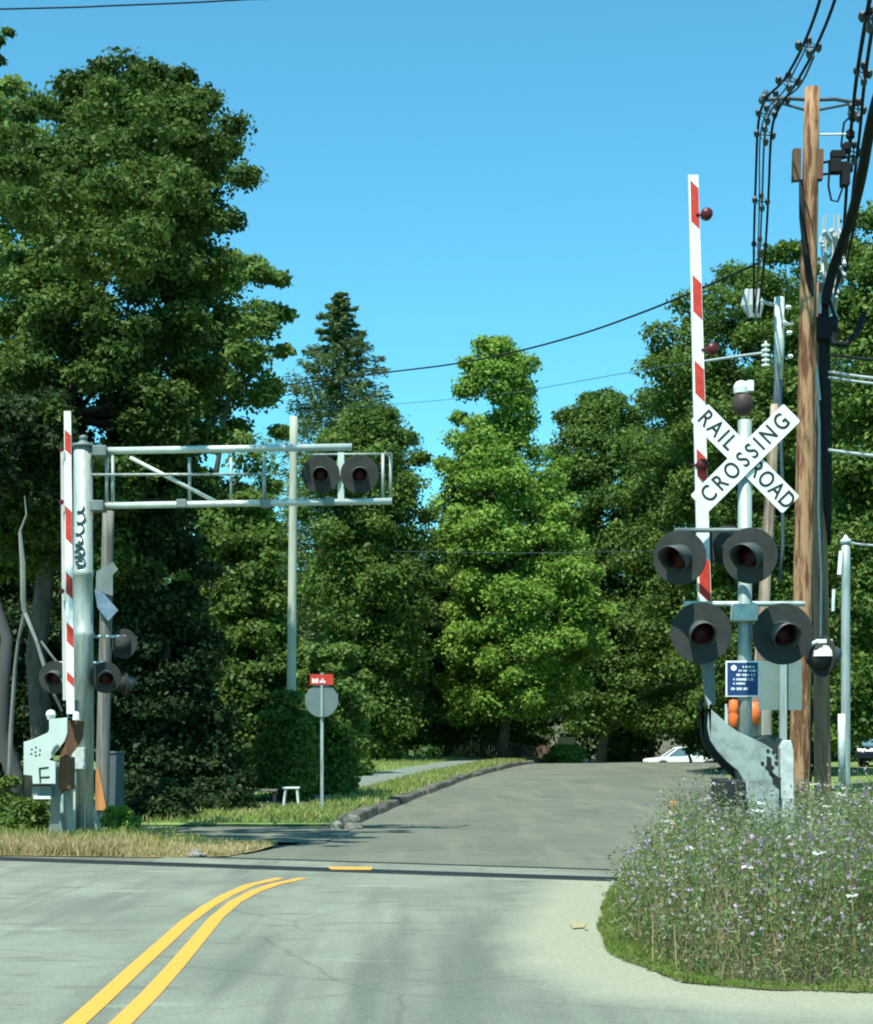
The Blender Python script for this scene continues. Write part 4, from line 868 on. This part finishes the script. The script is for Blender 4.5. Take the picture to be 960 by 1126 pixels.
# white garden stool and low bench on the shady lawn
c = P(323, 892, 38.3); gz = ground(c.x, 38.3)
stl = thing('plastic_stool', 'small white plastic stool on the grass left of the round sign', 'stool', (c.x, 38.3, gz))
b = MB(); b.box((c.x - 0.05, 38.3, gz + 0.40), (0.36, 0.3, 0.04)); b.build('seat', m_porc, stl, bevel=0.01)
for sx_ in (-1, 1):
    for sy in (-1, 1):
        b = MB(); b.cyl((c.x - 0.05 + sx_ * 0.16, 38.3 + sy * 0.13, gz), (c.x - 0.05 + sx_ * 0.12, 38.3 + sy * 0.1, gz + 0.38), 0.022, n=8); b.build('leg', m_porc, stl)
c = P(289, 892, 38.0); gz = ground(c.x, 38.0)
bn = thing('low_bench', 'low dark wooden bench in the deep shade under the trees', 'bench', (c.x, 38.0, gz))
b = MB(); b.box((c.x, 38.0, gz + 0.36), (0.62, 0.34, 0.04)); b.build('seat', m_oldpole, bn)
for sx_ in (-1, 1):
    b = MB(); b.box((c.x + sx_ * 0.25, 38.0, gz + 0.17), (0.05, 0.3, 0.34)); b.build('leg', m_black, bn)
# rocks at the kerb end
def rock(c, s, label):
    bm = bmesh.new(); bmesh.ops.create_icosphere(bm, subdivisions=3, radius=1)
    rr = np.random.default_rng(int(abs(c[0]) * 100 + c[1] * 7)); ph = rr.uniform(0, 6, 6)
    for v in bm.verts:
        k = 1 + 0.16 * math.sin(v.co.x * 3 + ph[0]) + 0.14 * math.sin(v.co.y * 4 + ph[1]) + 0.10 * math.sin(v.co.z * 5 + ph[2]) + 0.06 * math.sin(v.co.x * 9 + v.co.z * 8 + ph[3])
        v.co = Vector((v.co.x * s[0] * k, v.co.y * s[1] * k, v.co.z * s[2] * k))
    me = bpy.data.meshes.new('boulder'); bm.to_mesh(me); bm.free(); me.materials.append(m_rock)
    o = bpy.data.objects.new('boulder', me); C.objects.link(o); o.location = (c[0], c[1], hill(c[1]) + s[2] * 0.4); tag(o, label, 'boulder', 'boulders at the near end of the kerb')
for (px, py, s, lb) in ((386, 912, (0.22, 0.22, 0.17), 'largest rounded boulder at the near end of the kerb'), (370, 913, (0.14, 0.18, 0.11), 'small dark boulder just left of the largest kerb-end boulder'), (374, 922, (0.26, 0.14, 0.06), 'flat pale stone lying on the road edge below the kerb end'), (216, 943, (0.12, 0.12, 0.07), 'dark stone at the road edge of the dry grass')):
    dd = F * EYE / (py - HY); rock(((px - CX) * dd / F, dd), s, lb)

# ================================================================== trees
tree('maple_tree', 'tall dark green maple filling the left side above the striped gate', 'tree', 36, 34,
     [(66, 100, 180), (85, 65, 215), (110, 50, 245), (150, 60, 262), (190, 40, 284), (230, 20, 266), (280, 0, 262), (340, -20, 262), (400, -30, 250), (470, -40, 248), (540, -30, 215), (620, -20, 180)],
     300, 230, 0.092, 0.50, lf_maple, m_bark, flat=0.62, limbs=30, tr=0.26, core=0.25,
     extra=[(x, y, z) for x, y, z in ((-4.7, 23.6, 8.6), (-5.4, 24.6, 9.3), (-4.0, 23.0, 8.1), (-3.7, 25.2, 9.3), (-5.9, 23.4, 8.9), (-6.4, 24.2, 9.4), (-5.2, 23.2, 8.6), (-4.5, 23.0, 8.3), (-3.9, 23.4, 8.0), (-4.9, 24.0, 9.0), (-4.2, 24.2, 8.8), (-3.6, 24.2, 8.5), (-5.0, 24.9, 9.6), (-4.4, 25.2, 9.6), (-5.6, 25.4, 9.9), (-3.9, 24.9, 9.3), (-5.7, 24.0, 9.2), (-4.7, 22.4, 8.0), (-4.1, 22.3, 7.8), (-5.3, 26.2, 10.4), (-6.2, 25.0, 9.8), (-4.6, 26.0, 10.2), (-3.7, 23.6, 8.3), (-3.4, 24.2, 8.5), (-3.5, 24.8, 9.2), (-3.3, 25.6, 9.6), (-3.8, 25.6, 9.8), (-3.6, 22.8, 7.9), (-3.9, 22.6, 7.7), (-3.5, 26.4, 10.3), (-3.3, 27.0, 10.2))])
tree('maple_tree', 'lighter green tree at the far left edge behind the dark maple', 'tree', 47, -25,
     [(88, -40, 25), (110, -80, 62), (160, -110, 100), (230, -120, 110), (320, -130, 120), (420, -130, 110), (520, -120, 90), (600, -100, 60)],
     110, 240, 0.12, 0.7, lf_pale, m_bark, limbs=20, tr=0.25)
tree('birch_tree', 'loose pale green tree with sky gaps right of the dark maple', 'tree', 54, 232,
     [(283, 238, 292), (305, 215, 318), (340, 190, 322), (380, 185, 320), (420, 190, 312), (470, 180, 318), (530, 170, 310), (600, 170, 300), (680, 180, 290)],
     100, 200, 0.13, 0.62, lf_pale, m_bark, limbs=24, tr=0.2, core=0.3)
# twig sprays at the very top left
t_ = tree('leafy_branch', 'small leaf spray poking in at the top left corner', 'branch', 34, -60, [(30, -60, 14), (44, -70, 6), (62, -80, 4), (90, -90, -20)], 7, 60, 0.08, 0.22, lf_mid, m_bark, limbs=6, tr=0.1)
# shaded understorey
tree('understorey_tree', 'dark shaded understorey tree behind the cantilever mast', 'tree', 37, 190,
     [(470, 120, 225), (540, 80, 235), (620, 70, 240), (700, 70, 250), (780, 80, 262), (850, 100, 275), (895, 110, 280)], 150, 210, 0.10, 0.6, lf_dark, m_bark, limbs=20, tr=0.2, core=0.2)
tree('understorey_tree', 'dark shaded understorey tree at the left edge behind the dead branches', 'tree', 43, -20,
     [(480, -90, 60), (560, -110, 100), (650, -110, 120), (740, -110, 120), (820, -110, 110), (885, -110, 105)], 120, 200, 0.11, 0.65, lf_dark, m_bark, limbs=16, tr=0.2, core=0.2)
tree('grey_trunk_tree', 'tree with a thick grey trunk at the left edge beside the gate', 'tree', 34, 12,
     [(430, -70, 70), (480, -90, 90), (540, -80, 60)], 22, 200, 0.10, 0.5, lf_dark, mat('grey_bark', (0.07, 0.075, 0.07), 0.95, col2=(0.06, 0.06, 0.06), scale=6, stretch=(1, 1, 0.2), bump=0.6), limbs=10, tr=0.20)
tree('broadleaf_shrub', 'tall sunlit green shrub left of the bare pale pole', 'shrub', 46, 285,
     [(545, 255, 300), (590, 235, 318), (650, 232, 330), (710, 228, 345), (770, 222, 350), (830, 225, 345), (872, 235, 335)], 120, 210, 0.11, 0.5, lf_mid, m_bark, limbs=10, tr=0.12, core=0.3)
tree('broadleaf_shrub', 'rounded light green shrub directly behind the round sign', 'shrub', 44, 372,
     [(712, 340, 395), (740, 325, 408), (775, 325, 410), (810, 330, 405), (840, 335, 398), (862, 345, 390)], 60, 220, 0.10, 0.42, lf_pale, m_bark, limbs=8, tr=0.08, core=0.3)
tree('broadleaf_tree', 'mid green tree behind the bare pale pole', 'tree', 78, 400,
     [(448, 385, 435), (475, 350, 458), (500, 330, 472), (560, 320, 484), (640, 330, 486), (720, 340, 470), (790, 350, 460), (820, 360, 440)], 190, 220, 0.15, 0.95, lf_mid, m_bark, limbs=16, tr=0.2, core=0.25)
conifer('spruce_tree', 'pointed conifer rising above the left trees under the wire', 88, 373, 322, 760, 104, lf_con, m_bark, nb=380, per=150, leaf=0.14)
conifer('spruce_tree', 'shorter broad conifer half hidden right of the pointed one', 84, 418, 452, 800, 66, lf_con, m_bark, nb=240, per=110, leaf=0.14)
tree('hemlock_tree', 'spreading tree with layered boughs beside the lawn left of the bright tree', 'tree', 92, 490,
     [(600, 440, 500), (640, 405, 540), (690, 395, 590), (730, 392, 615), (765, 395, 620), (790, 410, 612), (812, 440, 600)], 150, 260, 0.16, 1.25, lf_mid, m_bark, flat=0.32, up=0.8, limbs=20, tr=0.22, core=0.3)
tree('maple_tree', 'bright yellow-green maple in the centre standing above the others', 'tree', 86, 552,
     [(374, 522, 560), (396, 506, 592), (425, 500, 588), (455, 497, 592), (478, 490, 578), (505, 478, 628), (545, 474, 632), (585, 476, 640), (625, 480, 662), (665, 486, 676), (705, 476, 668), (745, 480, 650), (780, 490, 640)],
     330, 200, 0.155, 0.85, lf_bright, m_bark, flat=0.72, up=0.55, limbs=16, tr=0.24, core=0.35)
tree('broadleaf_tree', 'deep green round-topped tree right of the bright maple', 'tree', 111, 660,
     [(432, 640, 680), (450, 612, 720), (490, 600, 742), (550, 596, 755), (620, 600, 765), (700, 600, 770), (760, 610, 770), (795, 620, 760)], 250, 220, 0.20, 1.3, lf_mid, m_bark, limbs=20, tr=0.3, core=0.4)
tree('broadleaf_tree', 'dark lower tree over the road crest left of the striped arm', 'tree', 117, 715,
     [(600, 690, 740), (650, 660, 770), (710, 640, 790), (770, 640, 790), (800, 650, 780)], 90, 200, 0.2, 1.2, lf_dark, m_bark, limbs=14, tr=0.25, core=0.3)
tree('locust_tree', 'large airy tree behind the crossbuck with ragged left edge', 'tree', 64, 860,
     [(272, 838, 880), (292, 790, 905), (320, 740, 930), (360, 708, 950), (400, 700, 965), (440, 716, 975), (500, 705, 985), (560, 715, 990), (620, 730, 980), (690, 740, 970), (760, 760, 960), (800, 780, 950)],
     340, 230, 0.125, 0.90, lf_mid, m_bark, flat=0.6, up=0.55, limbs=24, tr=0.28, core=0.25)
tree('broadleaf_tree', 'broad dark green tree filling the gap between the round-topped tree and the locust', 'tree', 88, 800,
     [(395, 760, 850), (430, 700, 900), (480, 675, 920), (540, 670, 930), (610, 672, 930), (680, 680, 930), (740, 690, 920), (785, 705, 900)], 240, 220, 0.16, 1.15, lf_mid, m_bark, flat=0.65, limbs=16, tr=0.28, core=0.25)
tree('maple_tree', 'dark tree at the right edge behind the utility poles', 'tree', 50, 975,
     [(232, 940, 1000), (260, 915, 1050), (330, 905, 1080), (420, 900, 1100), (520, 895, 1100), (620, 890, 1090), (720, 890, 1080), (800, 895, 1060)],
     230, 220, 0.12, 0.8, lf_mid, m_bark, limbs=20, tr=0.25, core=0.3)
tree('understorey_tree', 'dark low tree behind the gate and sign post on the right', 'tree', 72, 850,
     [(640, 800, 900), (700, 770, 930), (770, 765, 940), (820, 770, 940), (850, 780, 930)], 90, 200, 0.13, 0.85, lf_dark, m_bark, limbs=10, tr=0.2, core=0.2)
tree('sapling', 'slim green sapling in front of the white car', 'tree', 97, 757,
     [(762, 745, 768), (775, 735, 790), (795, 732, 794), (812, 748, 786), (822, 752, 778)], 20, 100, 0.14, 0.55, lf_olive, m_bark, limbs=8, tr=0.09)
tree('bush', 'low yellow-green bush at the left end of the crest', 'bush', 88, 622, [(822, 606, 640), (830, 598, 644), (838, 600, 640)], 22, 200, 0.09, 0.36, lf_bright, m_bark, limbs=2, tr=0.04)
tree('bush', 'small olive bush on the lawn beside the round sign', 'bush', 58, 395, [(826, 386, 404), (840, 380, 410), (852, 382, 408)], 16, 160, 0.08, 0.3, lf_olive, m_bark, limbs=2, tr=0.03)
tree('bush', 'leafy green weeds at the foot of the wooden pole', 'bush', 30.0, 135, [(888, 118, 140), (900, 112, 152), (915, 110, 160)], 18, 120, 0.06, 0.16, lf_bright, m_bark, limbs=2, tr=0.02)
tree('bush', 'leafy green weeds under the left gate counterweight', 'bush', 29.6, 30, [(880, 15, 50), (895, 0, 54), (918, -5, 55)], 24, 120, 0.06, 0.18, lf_mid, m_bark, limbs=2, tr=0.02)
tree('bush', 'tangle of yellowish weeds at the left edge beside the dead branches', 'bush', 30.5, 2, [(855, -20, 20), (875, -25, 22), (912, -25, 20)], 20, 110, 0.06, 0.2, lf_olive, m_bark, limbs=2, tr=0.02)
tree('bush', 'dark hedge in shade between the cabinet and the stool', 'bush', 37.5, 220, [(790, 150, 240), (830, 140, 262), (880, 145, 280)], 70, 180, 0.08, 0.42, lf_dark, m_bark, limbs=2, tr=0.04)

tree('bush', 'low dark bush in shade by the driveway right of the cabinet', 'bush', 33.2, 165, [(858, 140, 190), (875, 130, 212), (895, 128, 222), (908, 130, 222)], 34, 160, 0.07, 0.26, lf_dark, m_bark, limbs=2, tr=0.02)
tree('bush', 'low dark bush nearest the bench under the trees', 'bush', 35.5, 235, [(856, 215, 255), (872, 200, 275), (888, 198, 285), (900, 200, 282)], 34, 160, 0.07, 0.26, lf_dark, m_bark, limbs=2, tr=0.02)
tree('bush', 'dark rounded shrub hiding the foot of the bare pale pole', 'bush', 40.2, 312, [(762, 300, 330), (785, 288, 342), (820, 280, 348), (855, 276, 348), (880, 280, 344)], 60, 190, 0.085, 0.38, lf_mid, m_bark, limbs=3, tr=0.04, core=0.2)
# far wood closing the view
cen = []; rad = []
for i in range(860):
    x = rng.uniform(-46, 50); d = rng.uniform(118, 138)
    top = 15.0 + 2.2 * math.sin(x * 0.35) + 1.6 * math.sin(x * 0.83 + 1) - (3.0 if -4.5 < x < 1.2 else 0)
    z = rng.uniform(0.5, 1) ** 0.8 * top if rng.random() < 0.6 else rng.uniform(0.3, top)
    cen.append((x, d, z)); rad.append(rng.uniform(1.2, 2.4))
for i in range(150):
    cen.append((rng.uniform(-40, 50), rng.uniform(112, 124), rng.uniform(0.2, 4.5))); rad.append(rng.uniform(1.0, 1.7))
v = blob_leaves(cen, rad, 190, 0.25, 0.7, 0.5)
o = np_mesh('far_wood', v, quads_of(v), lf_hill); tag(o, kind='stuff')
v = []
for i in range(60):
    pass
# wood to left and right outside the frame edges so side steps still see trees
cen = []; rad = []
for i in range(420):
    s_ = rng.choice([-1, 1]); x = s_ * rng.uniform(17, 44) + (3 if s_ > 0 else 0); d = rng.uniform(40, 110)
    if s_ > 0 and d < 60: x += 4
    cen.append((x, d, rng.uniform(0.4, 12))); rad.append(rng.uniform(1.2, 2.2))
v = blob_leaves(cen, rad, 120, 0.26, 0.7, 0.5)
o = np_mesh('side_wood', v, quads_of(v), lf_dark); tag(o, kind='stuff')

# ================================================================== ground cover
def in_poly(x, y, poly):
    c = False; n = len(poly)
    for i in range(n):
        x1, y1 = poly[i]; x2, y2 = poly[(i + 1) % n]
        if (y1 > y) != (y2 > y) and x < (x2 - x1) * (y - y1) / (y2 - y1) + x1: c = not c
    return c
def dist_poly(x, y, poly):
    best = 1e9; n = len(poly)
    for i in range(n):
        ax, ay = poly[i]; bx_, by = poly[(i + 1) % n]; dx, dy = bx_ - ax, by - ay
        t = max(0, min(1, ((x - ax) * dx + (y - ay) * dy) / (dx * dx + dy * dy))); best = min(best, math.hypot(x - ax - t * dx, y - ay - t * dy))
    return best
m_bed = mat('weed_bed_soil', (0.10, 0.105, 0.05), 0.95, col2=(0.05, 0.05, 0.03), scale=6, bump=0.6)
bb = MB(); rnd = random.Random(9); bd = []
for i in range(len(bed)):
    a = bed[i]; b_ = bed[(i + 1) % len(bed)]
    nseg = max(2, int(math.hypot(b_[0] - a[0], b_[1] - a[1]) / 0.12)) if i >= 6 or i < 2 else 3
    for k in range(nseg):
        t = k / nseg; bd.append((a[0] + (b_[0] - a[0]) * t + rnd.uniform(-.05, .05), a[1] + (b_[1] - a[1]) * t + rnd.uniform(-.08, .08)))
bb.add([(x, y, 0.0095 + hill(y)) for x, y in bd], [tuple(range(len(bd)))])
tag(bb.build('weed_bed', m_bed), kind='structure')

def blades(pos, hgt, wid, lean, m, name, midx=None, mats=None):
    """upright bent blades: two quads each"""
    n = len(pos); a = rng.uniform(0, 2 * math.pi, n); side = np.stack([np.cos(a), np.sin(a), np.zeros(n)], 1); b2 = rng.uniform(0, 2 * math.pi, n)
    ld = np.stack([np.cos(b2), np.sin(b2), np.zeros(n)], 1) * (lean * rng.random(n) * hgt)[:, None]; w_ = (wid * rng.uniform(0.6, 1.3, n))[:, None]; up = np.array([0, 0, 1.0])
    p0 = pos; p1 = pos + ld * 0.35 + up * (hgt * 0.55)[:, None]; p2 = pos + ld + up * hgt[:, None]
    v = np.stack([p0 - side * w_, p0 + side * w_, p1 + side * w_ * 0.8, p1 - side * w_ * 0.8, p1 - side * w_ * 0.8, p1 + side * w_ * 0.8, p2 + side * w_ * 0.12, p2 - side * w_ * 0.12], 1).reshape(-1, 3)
    return v, p2, ld
pts = []
while len(pts) < 6400:
    x = rng.uniform(1.2, 9.5); y = rng.uniform(10.2, 24)
    if y > 19 and rng.random() < 0.4: continue
    if x > 6.2 and y < 16 and rng.random() < .8: continue
    if in_poly(x, y, bed):
        e = dist_poly(x, y, bed); pts.append((x, y, e))
pts = np.array(pts); nst = len(pts)
clump = 0.5 + 0.5 * np.sin(pts[:, 0] * 2.3 + 1.3 * np.sin(pts[:, 1] * 1.1)) * np.cos(pts[:, 1] * 1.7)
grow = np.clip((pts[:, 2] - 0.12) / 0.6, 0, 1) ** 0.65
hgt = (0.16 + 0.82 * grow) * rng.uniform(0.62, 1.16, nst) * (0.74 + 0.36 * clump)
pos = np.stack([pts[:, 0], pts[:, 1], np.full(nst, 0.02)], 1)
keep = pts[:, 2] > 0.16 + 0.08 * np.sin(pts[:, 1] * 4 + pts[:, 0] * 3)
pos, hgt, clump, grow = pos[keep], hgt[keep], clump[keep], grow[keep]; nst = len(pos)
V, M = [], []
sv, tips, ld = blades(pos, hgt, 0.006, 0.25, None, '')
V.append(sv); M.append(np.repeat((rng.random(nst) < 0.35).astype(int), 2))
# side branches and leaves on each stem
K = 34
q = rng.random((nst, K)); q = 0.12 + 0.86 * q
base = pos[:, None, :] + ld[:, None, :] * (q ** 1.6)[:, :, None]; base = base + np.array([0, 0, 1.0]) * (q * hgt[:, None])[:, :, None]
off = rng.normal(size=(nst, K, 3)) * np.array([0.095, 0.095, 0.04]); lp = (base + off).reshape(-1, 3)
dead = (rng.random((nst, K)) > 0.10 + q * 1.25) 
nrm = unit(rng.normal(size=(nst * K, 3)) * 0.8 + np.array([0, 0, 0.5]) + unit(off.reshape(-1, 3)) * 0.3)
al = unit(off.reshape(-1, 3) + np.array([0, 0, 0.05]))
V.append(leaf_quads(lp, nrm, 0.021, 0.28, al)); M.append(np.where(dead.ravel(), 1, np.where(rng.random(nst * K) < 0.10, 3, 0)))
# thin branchlets near the top carrying flowers
nb = 7; tq = rng.uniform(0.68, 1.03, (nst, nb)); fb = pos[:, None, :] + ld[:, None, :] * (tq ** 1.6)[:, :, None] + np.array([0, 0, 1.0]) * (tq * hgt[:, None])[:, :, None] + rng.normal(size=(nst, nb, 3)) * np.array([0.10, 0.10, 0.03])
fb = fb.reshape(-1, 3); fm = np.repeat(grow > 0.25, nb) & (rng.random(nst * nb) < 0.34); fp = fb[fm]
typ = rng.random(len(fp)) < (0.30 + 0.35 * np.sin(fp[:, 0] * 1.9) * np.cos(fp[:, 1] * 1.3))
for k in range(3):
    V.append(leaf_quads(fp + rng.normal(size=fp.shape) * 0.006, unit(rng.normal(size=fp.shape)), 0.0125, 0.8)); M.append(np.where(typ, 4, 5))
# white flat umbels
wf = rng.choice(nst, 150, replace=False); wp_ = tips[wf][grow[wf] > 0.5]
for k in range(7):
    V.append(leaf_quads(wp_ + rng.normal(size=wp_.shape) * np.array([0.022, 0.022, 0.004]), unit(rng.normal(size=wp_.shape) * 0.25 + np.array([0, -0.3, 1])), 0.014, 0.9)); M.append(np.full(len(wp_), 6))
# seedy brown thin stalks
ns = 3500; ii = rng.choice(nst, ns); sp = pos[ii] + rng.normal(size=(ns, 3)) * np.array([0.1, 0.1, 0]); v2, t2, _ = blades(sp, hgt[ii] * rng.uniform(0.3, 1.2, ns), 0.004, 0.5, None, '')
V.append(v2); M.append(np.full(ns * 2, 2))
v = np.concatenate(V); mi = np.concatenate(M)
lf_w = leafmat('weed_green', (0.080, 0.145, 0.038), (0.215, 0.30, 0.11), 0.35, nscale=1.5)
lf_wb = leafmat('weed_brown', (0.13, 0.105, 0.06), (0.30, 0.25, 0.15), 0.3, nscale=2)
lf_straw = leafmat('weed_straw', (0.32, 0.25, 0.12), (0.52, 0.43, 0.22), 0.3)
lf_w2 = leafmat('weed_sage', (0.15, 0.20, 0.10), (0.27, 0.33, 0.19), 0.25)
lf_p = leafmat('knapweed_purple', (0.36, 0.24, 0.38), (0.58, 0.44, 0.62), 0.3)
lf_p2 = leafmat('knapweed_seed', (0.22, 0.24, 0.18), (0.42, 0.43, 0.36), 0.3)
lf_wh = leafmat('umbel_white', (0.55, 0.60, 0.52), (0.75, 0.8, 0.72), 0.3)
o = np_mesh('weeds', v, quads_of(v), [lf_w, lf_wb, lf_straw, lf_w2, lf_p, lf_p2, lf_wh], midx=mi)
tag(o, 'dense tall weeds with purple and white flowers in the roadside bed', 'weeds', kind='stuff')

# short grass fringe round the bed
edge = bed[6:] + bed[:3]; gp_ = []
for i in range(len(edge) - 1):
    a, b_ = edge[i], edge[i + 1]; L = math.hypot(b_[0] - a[0], b_[1] - a[1])
    if a[0] > 9 and b_[0] > 9: continue
    nn = int(min(L, 14) * (3200 if a[0] < 2.0 else 1500))
    t = rng.random(nn); base_ = np.stack([a[0] + (b_[0] - a[0]) * t, a[1] + (b_[1] - a[1]) * t], 1)
    nx = np.array([-(b_[1] - a[1]), b_[0] - a[0]]) / L; nx = nx if in_poly(*(np.array([(a[0] + b_[0]) / 2, (a[1] + b_[1]) / 2]) + nx * 0.05), bed) else -nx
    w_ = np.abs(rng.normal(size=nn)) * 0.15 - 0.04 + 0.03 * np.sin(base_[:, 0] * 2.3 + base_[:, 1] * 3.7)
    base_ += nx * w_[:, None]; gp_.append(base_)
gp_ = np.concatenate(gp_); gp_ = gp_[gp_[:, 0] < 7]
g3 = np.concatenate([gp_, np.full((len(gp_), 1), 0.02)], 1); v, _, _ = blades(g3, rng.uniform(0.015, 0.065, len(g3)) * (0.8 + 0.5 * np.sin(g3[:, 1] * 3.1 + g3[:, 0] * 5)), 0.0045, 0.9, None, '')
lf_grass = leafmat('fresh_grass', (0.10, 0.17, 0.03), (0.22, 0.31, 0.07), 0.35, nscale=3)
mi = np.repeat(np.where(rng.random(len(g3)) < np.clip((g3[:, 0] - 1.9) * 0.5 + 0.08, 0.08, 0.6), 1, 0), 2)
o = np_mesh('grass_fringe', v, quads_of(v), [lf_grass, lf_wb], midx=mi); tag(o, kind='stuff')
# dry grass strip at left
n = 26000; xy = []
while len(xy) < n:
    x = rng.uniform(-9, -2.2); y = 23.2 + rng.exponential(2.0)
    if y < 31 and in_poly(x, y, dgp): xy.append((x, y))
xy = np.array(xy); g3 = np.concatenate([xy, np.full((n, 1), 0.02)], 1)
hh = rng.uniform(0.04, 0.16, n) * np.where(xy[:, 0] < -4.2, 1.2, 0.55); v, _, _ = blades(g3, hh, 0.009, 0.8, None, '')
mi = np.repeat(np.where(rng.random(n) < np.clip((xy[:, 1] - 24.5) / 4.5, 0.08, 0.9), 0, 1), 2)
o = np_mesh('dry_grass', v, quads_of(v), [lf_grass, lf_straw], midx=mi); tag(o, kind='stuff')
# lawn and verge tufts
n = 30000; yv = rng.uniform(32.5, 92, n); le = np.interp(yv, [22, 24, 27, 30, 35, 45, 60, 75, 90, 100], [-3.0, -2.5, -1.95, -1.6, -1.35, -0.55, 1.0, 3.1, 5.4, 7.5]); e = np.where(rng.random(n) < 0.45, rng.uniform(0.33, 1.7, n), rng.uniform(3.15, 9, n))
near_ = rng.random(n) < 0.22; yv = np.where(near_, rng.uniform(32.3, 37.5, n), yv); le = np.interp(yv, [22, 24, 27, 30, 35, 45, 60, 75, 90, 100], [-3.0, -2.5, -1.95, -1.6, -1.35, -0.55, 1.0, 3.1, 5.4, 7.5]); e = np.where(near_, rng.uniform(0.33, 5.5, n), e)
xv = le - e; zv = np.array([ground(a, b_) for a, b_ in zip(xv, yv)]); g3 = np.stack([xv, yv, zv], 1)
v, _, _ = blades(g3, rng.uniform(0.05, 0.17, n), 0.014, 0.8, None, '')
lf_lawn = leafmat('lawn_blade', (0.13, 0.21, 0.04), (0.28, 0.37, 0.10), 0.35, nscale=0.7)
mi = np.repeat((rng.random(n) < 0.25).astype(int), 2)
o = np_mesh('lawn_grass', v, quads_of(v), [lf_lawn, lf_straw], midx=mi); tag(o, kind='stuff')
